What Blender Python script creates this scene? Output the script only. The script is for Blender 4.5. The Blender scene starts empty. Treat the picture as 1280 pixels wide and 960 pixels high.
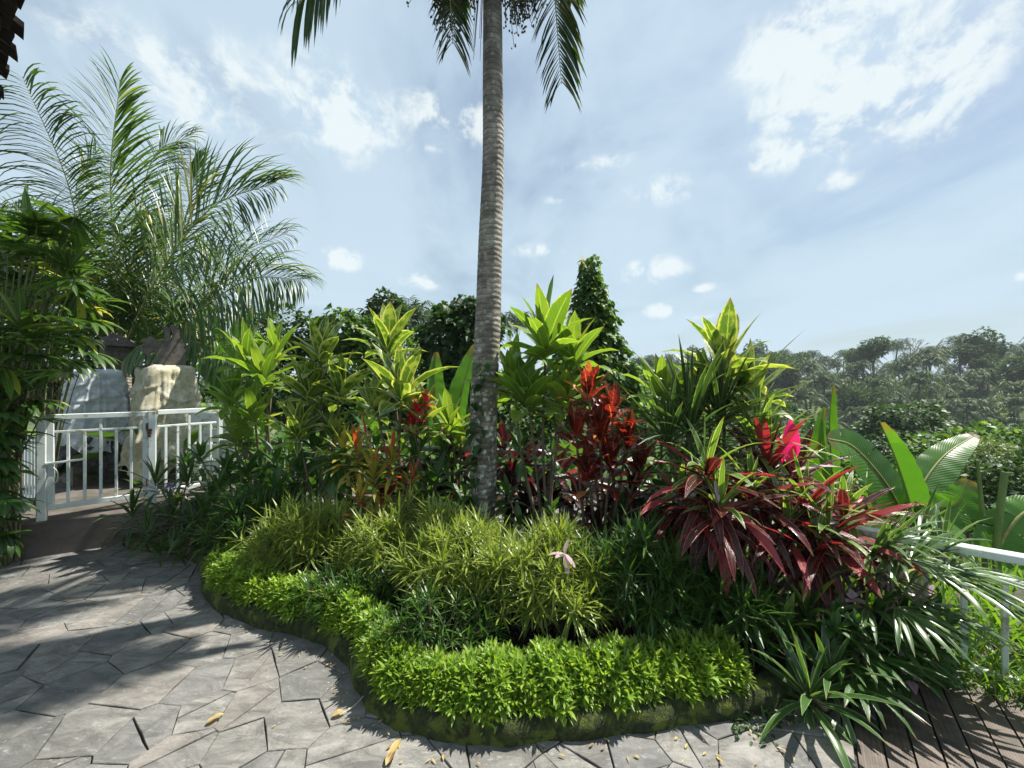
import bpy, math, random
import numpy as np
from mathutils import Vector
R = math.radians
rng = np.random.default_rng(11)
random.seed(5)
scn = bpy.context.scene
COL = scn.collection
F = 490.0; CH = 1.6
def P(px, py, Y):
    return np.array([(px-640)*Y/F, Y, CH-(py-480)*Y/F])
def U(a, b, n=None): return rng.uniform(a, b, n)
def nrm(v): return v/np.maximum(np.linalg.norm(v, axis=-1, keepdims=True), 1e-9)

# ------------------------------------------------------------ mesh builder
class MB:
    def __init__(s): s.v=[]; s.f=[]; s.uv=[]; s.n=0; s.big=[]
    def add(s, v, f, uv=None):
        v=np.asarray(v,float).reshape(-1,3); f=np.asarray(f,int)
        s.v.append(v); s.f.append(f+s.n)
        s.uv.append(np.zeros((len(v),2)) if uv is None else np.asarray(uv,float).reshape(-1,2))
        s.n+=len(v)
    def poly(s, v, faces):
        s.v.append(np.asarray(v,float).reshape(-1,3)); s.uv.append(np.zeros((len(v),2)))
        for f in faces: s.big.append([i+s.n for i in f])
        s.n+=len(v)
def link(o, parent=None):
    COL.objects.link(o)
    if parent is not None: o.parent=parent
    return o
def build(name, mb, mat, parent=None, smooth=True, origin=None):
    V=np.concatenate(mb.v)
    if parent is not None:
        org=np.array(parent.get('_o',[0,0,0])[:])
    else:
        org=np.array(origin) if origin is not None else np.array([V[:,0].mean(),V[:,1].mean(),V[:,2].min()])
    V=V-org
    me=bpy.data.meshes.new(name)
    loops=[]; starts=[]; tot=0
    for f in mb.f:
        k=f.shape[1]; loops.append(f.ravel()); starts.append(np.arange(len(f))*k+tot); tot+=f.size
    for b in mb.big:
        loops.append(np.array(b)); starts.append(np.array([tot])); tot+=len(b)
    loops=np.concatenate(loops); starts=np.concatenate(starts)
    me.vertices.add(len(V)); me.vertices.foreach_set('co',V.astype(np.float32).ravel())
    me.loops.add(len(loops)); me.loops.foreach_set('vertex_index',loops.astype(np.int32))
    me.polygons.add(len(starts)); me.polygons.foreach_set('loop_start',starts.astype(np.int32))
    uvl=me.uv_layers.new(name='UVMap')
    UVv=np.concatenate(mb.uv)[loops]
    me.update(calc_edges=True)
    me.uv_layers['UVMap'].data.foreach_set('uv',UVv.astype(np.float32).ravel())
    me.polygons.foreach_set('use_smooth',np.full(len(starts),smooth))
    me.validate(); me.update()
    me.materials.append(mat)
    o=bpy.data.objects.new(name,me)
    link(o,parent)
    if parent is None: o.location=org
    return o
def thing(name,label,cat,loc,group=None):
    o=bpy.data.objects.new(name,None); COL.objects.link(o)
    o.location=[float(c) for c in loc]; o['_o']=[float(c) for c in loc]
    o.empty_display_size=.1
    o['label']=label; o['category']=cat
    if group: o['group']=group
    return o
def tag(o,label,cat,group=None):
    o['label']=label; o['category']=cat
    if group: o['group']=group
    return o
def struct(o,kind='structure'): o['kind']=kind; return o
def copy_tree(root,loc,rz=0,sc=1,label=None,group=None):
    r=root.copy(); COL.objects.link(r); r.location=[float(c) for c in loc]; r.rotation_euler=(0,0,rz)
    r.scale=(sc,sc,sc) if np.isscalar(sc) else sc
    if label: r['label']=label
    if group: r['group']=group
    for ch in list(root.children):
        c=ch.copy(); COL.objects.link(c); c.parent=r
    return r

# ------------------------------------------------------------ geometry helpers
def prof_ell(t): return np.sin(np.pi*np.clip(t,0,1)**.85)**.75*.98+.02*(1-t)
def prof_lan(t): return np.clip((np.minimum(t/.22,1)**.7)*(1-np.clip((t-.35)/.65,0,1)**1.7),0.02,1)
def prof_strap(t): return np.clip((.45+.55*np.minimum(t/.3,1))*(1-np.clip((t-.55)/.45,0,1)**2),0.02,1)
def prof_dia(t): return np.where((t<=0)|(t>=1),.03,np.where(t<.5,.9,.9))
def prof_heart(t): return np.clip(np.sin(np.pi*np.clip(t,0,1)**.55),0.05,1)
def ribbons(mb,B,D,L,W,droop=.5,nseg=5,prof=prof_lan,fold=.25,roll=0.,wave=0.,accel=1.):
    B=np.atleast_2d(B).astype(float); N=len(B)
    D=nrm(np.atleast_2d(D).astype(float)*np.ones((N,1)))
    L=np.ones(N)*L; W=np.ones(N)*W; droop=np.ones(N)*droop; fold=np.ones(N)*fold; roll=np.ones(N)*roll
    z=np.array([0,0,1.])
    side=np.cross(D,z); bad=np.linalg.norm(side,axis=1)<.08
    side[bad]=nrm(U(-1,1,(N,3))*np.array([1,1,.05]))[bad]; side=nrm(side-D*(side*D).sum(1,keepdims=True))
    n0=np.cross(side,D)
    side=side*np.cos(roll)[:,None]+n0*np.sin(roll)[:,None]
    d=D.copy(); p=B.copy(); V=np.zeros((N,nseg+1,3,3)); ph=U(0,6.28,N)
    for i in range(nseg+1):
        t=i/nseg; w=(W/2*prof(np.array(t)))[:,None]; n=np.cross(side,d)
        wv=(wave*np.sin(ph+t*9))[:,None]*w; wv2=(wave*np.sin(ph*2+t*8+1))[:,None]*w
        V[:,i,0]=p-side*w+n*(w*fold[:,None]+wv); V[:,i,1]=p; V[:,i,2]=p+side*w+n*(w*fold[:,None]+wv2)
        k=(droop/nseg*(t+.25)**accel*1.6)[:,None]
        d=nrm(d+np.array([0,0,-1.])*k*np.minimum(1,np.sqrt(np.maximum(0,1-np.minimum(d[:,2:3],0)**2))+.15))
        side=nrm(side-d*(side*d).sum(1,keepdims=True)); p=p+d*(L/nseg)[:,None]
    idx=np.arange(N)[:,None,None]*(nseg+1)*3+np.arange(nseg)[None,:,None]*3
    a=idx+np.array([0,1])[None,None,:]
    f=np.stack([a,a+1,a+4,a+3],-1).reshape(-1,4)
    uv=np.zeros((N,nseg+1,3,2)); uv[...,0]=np.array([0,.5,1]); uv[...,1]=np.linspace(0,1,nseg+1)[None,:,None]
    mb.add(V,f,uv)
def frame(pts):
    pts=np.asarray(pts,float); T=nrm(np.gradient(pts,axis=0))
    s=np.cross(T[0],[0,0,1.]); s=s if np.linalg.norm(s)>.1 else np.array([1.,0,0]); s=s/np.linalg.norm(s)
    S=[]
    for t in T:
        s=s-t*np.dot(s,t); s=s/np.linalg.norm(s); S.append(s)
    S=np.array(S); return T,S,np.cross(S,T)
def tube(mb,pts,rad,ns=8,cap=True):
    pts=np.asarray(pts,float); n=len(pts); rad=np.ones(n)*rad
    T,S,N=frame(pts); a=np.linspace(0,2*np.pi,ns,endpoint=False)
    V=pts[:,None]+(S[:,None]*np.cos(a)[None,:,None]+N[:,None]*np.sin(a)[None,:,None])*rad[:,None,None]
    i=np.arange(n-1)[:,None]*ns; j=np.arange(ns)[None]; j2=(j+1)%ns
    f=np.stack([i+j,i+j2,i+ns+j2,i+ns+j],-1).reshape(-1,4)
    uv=np.zeros((n,ns,2)); uv[...,0]=np.arange(ns)/ns; uv[...,1]=np.linspace(0,1,n)[:,None]
    mb.add(V,f,uv)
    if cap:
        mb.poly(V[0],[list(range(ns))[::-1]]); mb.poly(V[-1],[list(range(ns))])
def spline(c,n=20):
    c=np.asarray(c,float)
    q=np.vstack([2*c[0]-c[1],c,2*c[-1]-c[-2]]); out=[]; m=len(c)-1
    for u in np.linspace(0,m-1e-6,n):
        i=int(u); t=u-i; a,b,cc,d=q[i:i+4]
        out.append(.5*((2*b)+(cc-a)*t+(2*a-5*b+4*cc-d)*t*t+(-a+3*b-3*cc+d)*t**3))
    return np.array(out)
def bar(mb,p0,p1,w,h,up=(0,0,1)):
    """rectangular bar with chamfered long edges"""
    p0=np.asarray(p0,float); p1=np.asarray(p1,float); t=nrm(p1-p0); s=np.cross(t,up)
    if np.linalg.norm(s)<.05: s=np.cross(t,GD if 'GD' in globals() else [0,1,0])
    s=nrm(s); n=np.cross(s,t); c=min(w,h)*.12
    prof=[(-w/2+c,-h/2),(w/2-c,-h/2),(w/2,-h/2+c),(w/2,h/2-c),(w/2-c,h/2),(-w/2+c,h/2),(-w/2,h/2-c),(-w/2,-h/2+c)]
    a=[p0+s*x+n*y for x,y in prof]; b=[p1+s*x+n*y for x,y in prof]; k=8
    mb.poly(a+b,[list(range(k))[::-1],list(range(k,2*k))]+[[i,(i+1)%k,k+(i+1)%k,k+i] for i in range(k)])
def prism(mb,poly,z0,z1,bev=0.,ztop=None):
    n=len(poly); poly=np.asarray(poly,float); c=poly.mean(0)
    a=[(x,y,z0) for x,y in poly]
    if bev>0:
        b=[(x,y,z1-bev) for x,y in poly]; d=poly-c; ln=np.linalg.norm(d,axis=1,keepdims=True)
        p2=c+d*(1-bev/np.maximum(ln,.01)); e=[(x,y,z1) for x,y in p2]
        if ztop is not None: e=[(x,y,ztop(x,y)) for x,y,_ in e]; b=[(x,y,ztop(x,y)-bev) for x,y,_ in b]
        mb.poly(a+b+e,[list(range(n))[::-1],list(range(2*n,3*n))]+[[i,(i+1)%n,n+(i+1)%n,n+i] for i in range(n)]+[[n+i,n+(i+1)%n,2*n+(i+1)%n,2*n+i] for i in range(n)])
    else:
        b=[(x,y,z1) for x,y in poly]
        mb.poly(a+b,[list(range(n))[::-1],list(range(n,2*n))]+[[i,(i+1)%n,n+(i+1)%n,n+i] for i in range(n)])

# ------------------------------------------------------------ materials
def newmat(name):
    m=bpy.data.materials.new(name); m.use_nodes=True; nt=m.node_tree
    for n in list(nt.nodes): nt.nodes.remove(n)
    return m,nt
def N_(nt,t,**kw):
    n=nt.nodes.new(t)
    for k,v in kw.items():
        if k.startswith('i_'): n.inputs[k[2:].replace('_',' ')].default_value=v
        else: setattr(n,k,v)
    return n
def mathn(nt,op,a,b=None,c=None,clamp=False):
    n=nt.nodes.new('ShaderNodeMath'); n.operation=op; n.use_clamp=clamp
    for i,x in enumerate((a,b,c)):
        if x is None: continue
        if hasattr(x,'links'): nt.links.new(x,n.inputs[i])
        else: n.inputs[i].default_value=x
    return n.outputs[0]
def mixc(nt,fac,a,b,blend='MIX'):
    n=nt.nodes.new('ShaderNodeMix'); n.data_type='RGBA'; n.blend_type=blend
    for sock,x in ((n.inputs[0],fac),(n.inputs[6],a),(n.inputs[7],b)):
        if hasattr(x,'links'): nt.links.new(x,sock)
        elif isinstance(x,(int,float)): sock.default_value=x
        else: sock.default_value=(*x,1) if len(x)==3 else x
    return n.outputs[2]
def smooth(nt,x,lo,hi):
    n=nt.nodes.new('ShaderNodeMapRange'); n.interpolation_type='SMOOTHSTEP'
    nt.links.new(x,n.inputs[0]); n.inputs[1].default_value=lo; n.inputs[2].default_value=hi
    return n.outputs[0]
def noise(nt,vec,scale,detail=4,rough=.55,dist=0.):
    n=nt.nodes.new('ShaderNodeTexNoise'); n.inputs['Scale'].default_value=scale; n.inputs['Detail'].default_value=detail
    n.inputs['Roughness'].default_value=rough; n.inputs['Distortion'].default_value=dist
    if vec is not None: nt.links.new(vec,n.inputs['Vector'])
    return n.outputs['Fac']
def leafmat(name,c1,c2,mid=None,edge=None,odd=None,odd_t=.96,rough=.4,tr=.35,trc=None,edge_w=.38,veins=0.,vfreq=60.,patch=None,patch_s=14.,spec=.5,midw=.04):
    m,nt=newmat(name); L=nt.links
    geo=N_(nt,'ShaderNodeNewGeometry'); uv=N_(nt,'ShaderNodeUVMap'); sep=N_(nt,'ShaderNodeSeparateXYZ'); L.new(uv.outputs[0],sep.inputs[0])
    tc=N_(nt,'ShaderNodeTexCoord')
    rnd=geo.outputs['Random Per Island']
    col=mixc(nt,rnd,c1,c2)
    nz=noise(nt,tc.outputs['Object'],9,3)
    col=mixc(nt,smooth(nt,nz,.35,.7),col,mixc(nt,.5,col,c2 if sum(c2)<sum(c1) else c1))
    if patch is not None:
        pz=noise(nt,tc.outputs['Object'],patch_s,2)
        col=mixc(nt,smooth(nt,pz,.48,.62),col,patch)
    au=mathn(nt,'ABSOLUTE',mathn(nt,'SUBTRACT',sep.outputs[0],.5))
    if edge is not None:
        wob=mathn(nt,'MULTIPLY_ADD',noise(nt,tc.outputs['Object'],30,2),.2,-.1)
        e=smooth(nt,mathn(nt,'ADD',au,wob),edge_w-.05,edge_w+.04); col=mixc(nt,e,col,edge)
    if mid is not None:
        col=mixc(nt,mathn(nt,'SUBTRACT',1.,smooth(nt,au,midw*.4,midw*1.3)),col,mid)
    if odd is not None:
        rr=mathn(nt,'FRACT',mathn(nt,'MULTIPLY',rnd,37.7))
        col=mixc(nt,mathn(nt,'GREATER_THAN',rr,odd_t),col,odd)
    # small brown ageing at some tips
    rt=mathn(nt,'FRACT',mathn(nt,'MULTIPLY',rnd,91.3))
    tip=mathn(nt,'MULTIPLY',smooth(nt,sep.outputs[1],.86,.98),mathn(nt,'GREATER_THAN',rt,.45))
    col=mixc(nt,mathn(nt,'MULTIPLY',tip,.85),col,(.16,.11,.04))
    b=N_(nt,'ShaderNodeBsdfPrincipled'); L.new(col,b.inputs['Base Color']); b.inputs['Specular IOR Level'].default_value=spec
    rv=mathn(nt,'MULTIPLY_ADD',nz,.25,rough-.1); L.new(rv,b.inputs['Roughness'])
    t=N_(nt,'ShaderNodeBsdfTranslucent')
    tcol=mixc(nt,1.,col,trc if trc is not None else (1.0,1.0,.35),'MULTIPLY')
    bright=mixc(nt,1.,tcol,(1.9,1.9,1.9),'MULTIPLY'); L.new(bright,t.inputs[0])
    h=None
    if veins>0:
        dia=mathn(nt,'MULTIPLY_ADD',sep.outputs[1],vfreq,mathn(nt,'MULTIPLY',au,-vfreq*.35))
        h=mathn(nt,'MULTIPLY',mathn(nt,'SINE',dia),.5)
        vv=mathn(nt,'ADD',h,mathn(nt,'MULTIPLY',nz,1.))
        bp=N_(nt,'ShaderNodeBump'); bp.inputs['Strength'].default_value=veins; bp.inputs['Distance'].default_value=.004
        L.new(vv,bp.inputs['Height']); L.new(bp.outputs[0],b.inputs['Normal']); L.new(bp.outputs[0],t.inputs['Normal'])
    mx=N_(nt,'ShaderNodeMixShader'); mx.inputs[0].default_value=tr
    L.new(b.outputs[0],mx.inputs[1]); L.new(t.outputs[0],mx.inputs[2])
    out=N_(nt,'ShaderNodeOutputMaterial'); L.new(mx.outputs[0],out.inputs[0])
    return m
def solid(name,c1,c2,scale=6,rough=.7,bump=.3,bdist=.01,detail=6,c3=None,s3=2.,t3=(.5,.65),spec=.4,metal=0.,stretch=None,island=0.):
    m,nt=newmat(name); L=nt.links; tc=N_(nt,'ShaderNodeTexCoord'); vec=tc.outputs['Object']
    if stretch:
        mp=N_(nt,'ShaderNodeMapping'); mp.inputs['Scale'].default_value=stretch; L.new(vec,mp.inputs[0]); vec=mp.outputs[0]
    nz=noise(nt,vec,scale,detail,.6)
    col=mixc(nt,smooth(nt,nz,.3,.7),c1,c2)
    if c3 is not None:
        n3=noise(nt,tc.outputs['Object'],s3,5,.65,.3); col=mixc(nt,smooth(nt,n3,t3[0],t3[1]),col,c3)
    if island>0:
        geo=N_(nt,'ShaderNodeNewGeometry')
        hv=N_(nt,'ShaderNodeHueSaturation'); L.new(col,hv.inputs['Color'])
        L.new(mathn(nt,'MULTIPLY_ADD',geo.outputs['Random Per Island'],island,1-island/2),hv.inputs['Value']); col=hv.outputs[0]
    b=N_(nt,'ShaderNodeBsdfPrincipled'); L.new(col,b.inputs['Base Color']); b.inputs['Roughness'].default_value=rough
    b.inputs['Specular IOR Level'].default_value=spec; b.inputs['Metallic'].default_value=metal
    if bump>0:
        bp=N_(nt,'ShaderNodeBump'); bp.inputs['Strength'].default_value=bump; bp.inputs['Distance'].default_value=bdist
        hn=noise(nt,vec,scale*4,detail,.65); L.new(mathn(nt,'ADD',nz,mathn(nt,'MULTIPLY',hn,.5)),bp.inputs['Height']); L.new(bp.outputs[0],b.inputs['Normal'])
    out=N_(nt,'ShaderNodeOutputMaterial'); L.new(b.outputs[0],out.inputs[0])
    return m
M={}
M['ti']=leafmat('ti_leaf',(.20,.29,.045),(.08,.17,.025),mid=(.26,.34,.08),edge=(.35,.42,.10),edge_w=.47,tr=.42,rough=.38,veins=.3,vfreq=90,odd=(.30,.33,.07),odd_t=.97)
M['ti_b']=leafmat('ti_leaf_variegated',(.10,.18,.03),(.05,.11,.02),mid=(.28,.33,.10),edge=(.42,.44,.16),edge_w=.40,tr=.38,rough=.34,veins=.3,vfreq=90,patch=(.26,.32,.08),patch_s=10)
M['ti_dark']=leafmat('ti_leaf_dark',(.05,.13,.02),(.03,.085,.02),mid=(.14,.20,.05),tr=.32,rough=.33,veins=.3,vfreq=90)
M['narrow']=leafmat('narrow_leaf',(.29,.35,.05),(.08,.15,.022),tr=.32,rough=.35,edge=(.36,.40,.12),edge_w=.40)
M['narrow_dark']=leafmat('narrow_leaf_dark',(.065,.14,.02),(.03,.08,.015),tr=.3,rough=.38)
M['border']=leafmat('border_leaf',(.29,.40,.05),(.13,.24,.03),tr=.38,rough=.42,mid=(.24,.40,.08),odd=(.34,.44,.08),odd_t=.96)
M['croton']=leafmat('croton_leaf',(.30,.035,.018),(.09,.012,.012),mid=(.50,.15,.04),tr=.42,trc=(1.,.7,.5),rough=.32,veins=.7,vfreq=40,odd=(.55,.20,.05),odd_t=.90,patch=(.05,.012,.012))
M['croton_y']=leafmat('croton_leaf_yellow',(.48,.36,.05),(.16,.19,.03),mid=(.5,.40,.1),tr=.4,rough=.35,veins=.5,odd=(.4,.07,.03),odd_t=.82)
M['maroon']=leafmat('maroon_leaf',(.045,.012,.014),(.018,.010,.010),mid=(.16,.03,.04),tr=.28,trc=(1.,.5,.5),rough=.3,odd=(.26,.014,.024),odd_t=.93)
M['red_strap']=leafmat('red_strap_leaf',(.10,.012,.012),(.03,.012,.010),mid=(.26,.06,.05),edge=(.50,.12,.12),edge_w=.45,tr=.30,trc=(1.,.45,.45),rough=.24,spec=.7,veins=.6,vfreq=130,odd=(.32,.045,.05),odd_t=.8,patch=(.035,.026,.014),patch_s=22)
M['green_strap']=leafmat('green_strap_leaf',(.14,.27,.035),(.06,.15,.03),mid=(.22,.30,.08),edge=(.42,.44,.20),edge_w=.40,tr=.36,rough=.33,veins=.4,vfreq=60)
M['dracaena']=leafmat('dracaena_leaf',(.05,.10,.03),(.025,.06,.02),edge=(.22,.30,.10),edge_w=.44,tr=.3,rough=.3)
M['pink']=leafmat('pink_leaf',(.75,.04,.20),(.50,.02,.12),tr=.5,trc=(1.,.6,.8),rough=.4)
M['pale']=leafmat('pale_pink_leaf',(.62,.50,.52),(.42,.30,.36),mid=(.3,.12,.2),tr=.3,trc=(1,.9,.9),rough=.4)
M['fan']=leafmat('fan_leaf',(.085,.16,.028),(.030,.075,.016),mid=(.16,.24,.06),tr=.32,rough=.28,odd=(.30,.34,.05),odd_t=.95,spec=.7)
M['fan_var']=leafmat('fan_leaf_striped',(.07,.15,.035),(.04,.10,.03),edge=(.26,.33,.14),edge_w=.42,tr=.30,rough=.28,spec=.6)
M['yellow']=leafmat('yellow_leaf',(.50,.42,.05),(.32,.34,.05),tr=.45,rough=.4)
M['frond']=leafmat('coconut_leaflet',(.085,.15,.035),(.04,.085,.025),tr=.34,rough=.33,mid=(.18,.25,.08),odd=(.22,.22,.07),odd_t=.93,spec=.6)
M['frond_top']=leafmat('palm_leaflet',(.055,.10,.02),(.025,.055,.014),tr=.28,rough=.35,odd=(.2,.17,.05),odd_t=.93)
M['banana']=leafmat('banana_leaf',(.085,.20,.028),(.05,.14,.02),mid=(.30,.40,.12),midw=.03,tr=.40,rough=.36,veins=.3,vfreq=240)
M['vine']=leafmat('vine_leaf',(.10,.19,.03),(.035,.09,.018),tr=.3,rough=.5,spec=.3,odd=(.2,.3,.05),odd_t=.93)
M['vine_dark']=leafmat('vine_leaf_dark',(.045,.10,.02),(.022,.055,.015),tr=.26,rough=.5,spec=.3)
M['tree_far']=leafmat('tree_far_leaf',(.055,.105,.022),(.03,.06,.016),tr=.25,rough=.7,spec=.12)
M['under_far']=leafmat('undergrowth_leaf',(.05,.095,.02),(.022,.045,.012),tr=.2,rough=.85,spec=.05,odd=(.12,.18,.03),odd_t=.9)
M['tree_olive']=leafmat('tree_olive_leaf',(.13,.18,.03),(.06,.11,.02),tr=.3,rough=.45)
M['palm_far']=leafmat('palm_far_leaf',(.065,.12,.03),(.025,.055,.016),tr=.22,rough=.5,spec=.2)
M['grass']=leafmat('grass_blade',(.16,.28,.03),(.08,.17,.02),tr=.4,rough=.45,odd=(.4,.38,.1),odd_t=.95)
M['stem']=solid('green_stem',(.16,.19,.07),(.10,.09,.05),20,.6,.3,.003)
M['cane']=solid('cane_bark',(.20,.16,.10),(.09,.07,.045),25,.75,.5,.004,stretch=(1,1,6))
M['bark']=solid('tree_bark',(.12,.10,.07),(.06,.05,.04),8,.85,.6,.03)
M['banana_stem']=solid('banana_stem',(.16,.24,.06),(.09,.12,.04),10,.5,.2,.004,stretch=(1,1,.2))
M['rachis']=solid('frond_rachis',(.26,.28,.08),(.18,.17,.06),12,.5,.15,.002)
M['fruit']=solid('palm_fruit',(.10,.10,.04),(.05,.055,.03),15,.5,.2,.002)
M['fruit_dry']=solid('dry_fruit_stalk',(.10,.065,.035),(.05,.035,.02),15,.8,.2,.002)
M['white_paint']=solid('white_paint',(.66,.70,.68),(.54,.60,.58),7,.45,.12,.002,c3=(.32,.31,.22),s3=9,t3=(.54,.66))
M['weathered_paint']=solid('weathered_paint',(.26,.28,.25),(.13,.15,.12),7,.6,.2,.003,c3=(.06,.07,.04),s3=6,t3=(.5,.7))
M['concrete']=solid('step_concrete',(.13,.115,.10),(.085,.07,.058),5,.85,.5,.006,c3=(.06,.06,.035),s3=2.5,t3=(.5,.72))
M['landing']=solid('landing_concrete',(.20,.19,.17),(.12,.115,.10),5,.85,.5,.006)
M['moss']=solid('mossy_kerb',(.06,.08,.014),(.02,.024,.010),26,.95,1.,.03,c3=(.12,.15,.02),s3=9,t3=(.5,.6))
M['soil']=solid('soil',(.035,.026,.018),(.014,.011,.008),14,.95,1.,.03)
M['grout']=solid('joint_dirt',(.09,.085,.07),(.04,.036,.03),20,.95,.6,.01,c3=(.02,.035,.008),s3=3,t3=(.5,.6))
M['deck']=solid('deck_wood',(.14,.105,.08),(.075,.058,.046),14,.6,.5,.003,island=.5,c3=(.035,.03,.026),s3=3,t3=(.52,.7))
M['carved']=solid('carved_stone',(.15,.13,.11),(.07,.062,.055),14,.85,.6,.008)
M['roof']=solid('roof_shingle',(.050,.036,.028),(.018,.014,.012),9,.9,.6,.01,island=.6)
M['ground']=solid('hill_ground',(.045,.075,.018),(.03,.045,.014),.35,.95,0,c3=(.09,.13,.03),s3=.05,t3=(.5,.6))
M['dead']=solid('dead_wood',(.30,.28,.25),(.2,.18,.16),5,.8,0)
M['dryleaf']=leafmat('dry_leaf',(.45,.36,.14),(.38,.28,.10),mid=(.5,.42,.2),tr=.3,rough=.5,patch=(.2,.12,.05))
M['cable']=solid('grey_cable',(.4,.42,.38),(.3,.3,.28),8,.5,0)
M['rust']=solid('rusty_lock',(.13,.06,.035),(.07,.035,.02),30,.7,.4,.002)
M['flower']=leafmat('violet_petal',(.30,.20,.75),(.22,.14,.6),tr=.4,trc=(.8,.8,1.),rough=.5)
M['redflower']=leafmat('red_bract',(.55,.02,.05),(.30,.012,.03),tr=.45,trc=(1,.6,.6),rough=.4)

def stonemat():
    m,nt=newmat('slate_paving'); L=nt.links; tc=N_(nt,'ShaderNodeTexCoord'); geo=N_(nt,'ShaderNodeNewGeometry')
    mp=N_(nt,'ShaderNodeMapping'); mp.inputs['Rotation'].default_value=(0,0,R(35)); mp.inputs['Scale'].default_value=(1,2.6,1); L.new(tc.outputs['Object'],mp.inputs[0])
    ofs=N_(nt,'ShaderNodeVectorMath',operation='SCALE'); L.new(tc.outputs['Object'],ofs.inputs[0]); 
    add=N_(nt,'ShaderNodeVectorMath',operation='ADD'); L.new(mp.outputs[0],add.inputs[0])
    cmb=N_(nt,'ShaderNodeCombineXYZ'); rr=mathn(nt,'MULTIPLY',geo.outputs['Random Per Island'],60.); L.new(rr,cmb.inputs[0]); L.new(rr,cmb.inputs[1]); L.new(cmb.outputs[0],add.inputs[1])
    n1=noise(nt,add.outputs[0],4.5,10,.7,.8); n2=noise(nt,add.outputs[0],19,10,.75); n3=noise(nt,tc.outputs['Object'],1.1,4,.6)
    c=mixc(nt,smooth(nt,n1,.32,.68),(.11,.108,.10),(.29,.28,.255))
    r2=mathn(nt,'FRACT',mathn(nt,'MULTIPLY',geo.outputs['Random Per Island'],17.3))
    c=mixc(nt,mathn(nt,'MULTIPLY',smooth(nt,r2,.6,1.),.35),c,(.24,.20,.17))
    c=mixc(nt,mathn(nt,'MULTIPLY',smooth(nt,r2,.45,.0),.5),c,(.10,.105,.11))
    c=mixc(nt,mathn(nt,'MULTIPLY',smooth(nt,n3,.44,.66),.5),c,(.085,.086,.076))
    n4=noise(nt,tc.outputs['Object'],2.7,9,.75,1.2); c=mixc(nt,mathn(nt,'MULTIPLY',smooth(nt,n4,.52,.60),.4),c,(.07,.068,.060))
    n5=noise(nt,add.outputs[0],60,6,.7); c=mixc(nt,mathn(nt,'MULTIPLY',smooth(nt,n5,.5,.7),.35),c,(.06,.06,.056))
    c=mixc(nt,mathn(nt,'MULTIPLY',smooth(nt,n2,.55,.68),.6),c,(.36,.35,.33))
    vo=N_(nt,'ShaderNodeTexVoronoi'); vo.inputs['Scale'].default_value=16; L.new(tc.outputs['Object'],vo.inputs['Vector'])
    c=mixc(nt,mathn(nt,'MULTIPLY',mathn(nt,'SUBTRACT',1.,smooth(nt,vo.outputs['Distance'],.04,.10)),mathn(nt,'MULTIPLY',mathn(nt,'GREATER_THAN',n3,.55),.55)),c,(.45,.45,.42))
    b=N_(nt,'ShaderNodeBsdfPrincipled'); L.new(c,b.inputs['Base Color']); b.inputs['Specular IOR Level'].default_value=.35
    L.new(mathn(nt,'MULTIPLY_ADD',n2,.3,.45),b.inputs['Roughness'])
    bp=N_(nt,'ShaderNodeBump'); bp.inputs['Strength'].default_value=.9; bp.inputs['Distance'].default_value=.012
    L.new(mathn(nt,'ADD',mathn(nt,'MULTIPLY',n1,1.3),mathn(nt,'MULTIPLY_ADD',n2,.5,mathn(nt,'MULTIPLY',n5,.15))),bp.inputs['Height']); L.new(bp.outputs[0],b.inputs['Normal'])
    out=N_(nt,'ShaderNodeOutputMaterial'); L.new(b.outputs[0],out.inputs[0]); return m
M['stone']=stonemat()
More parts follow.
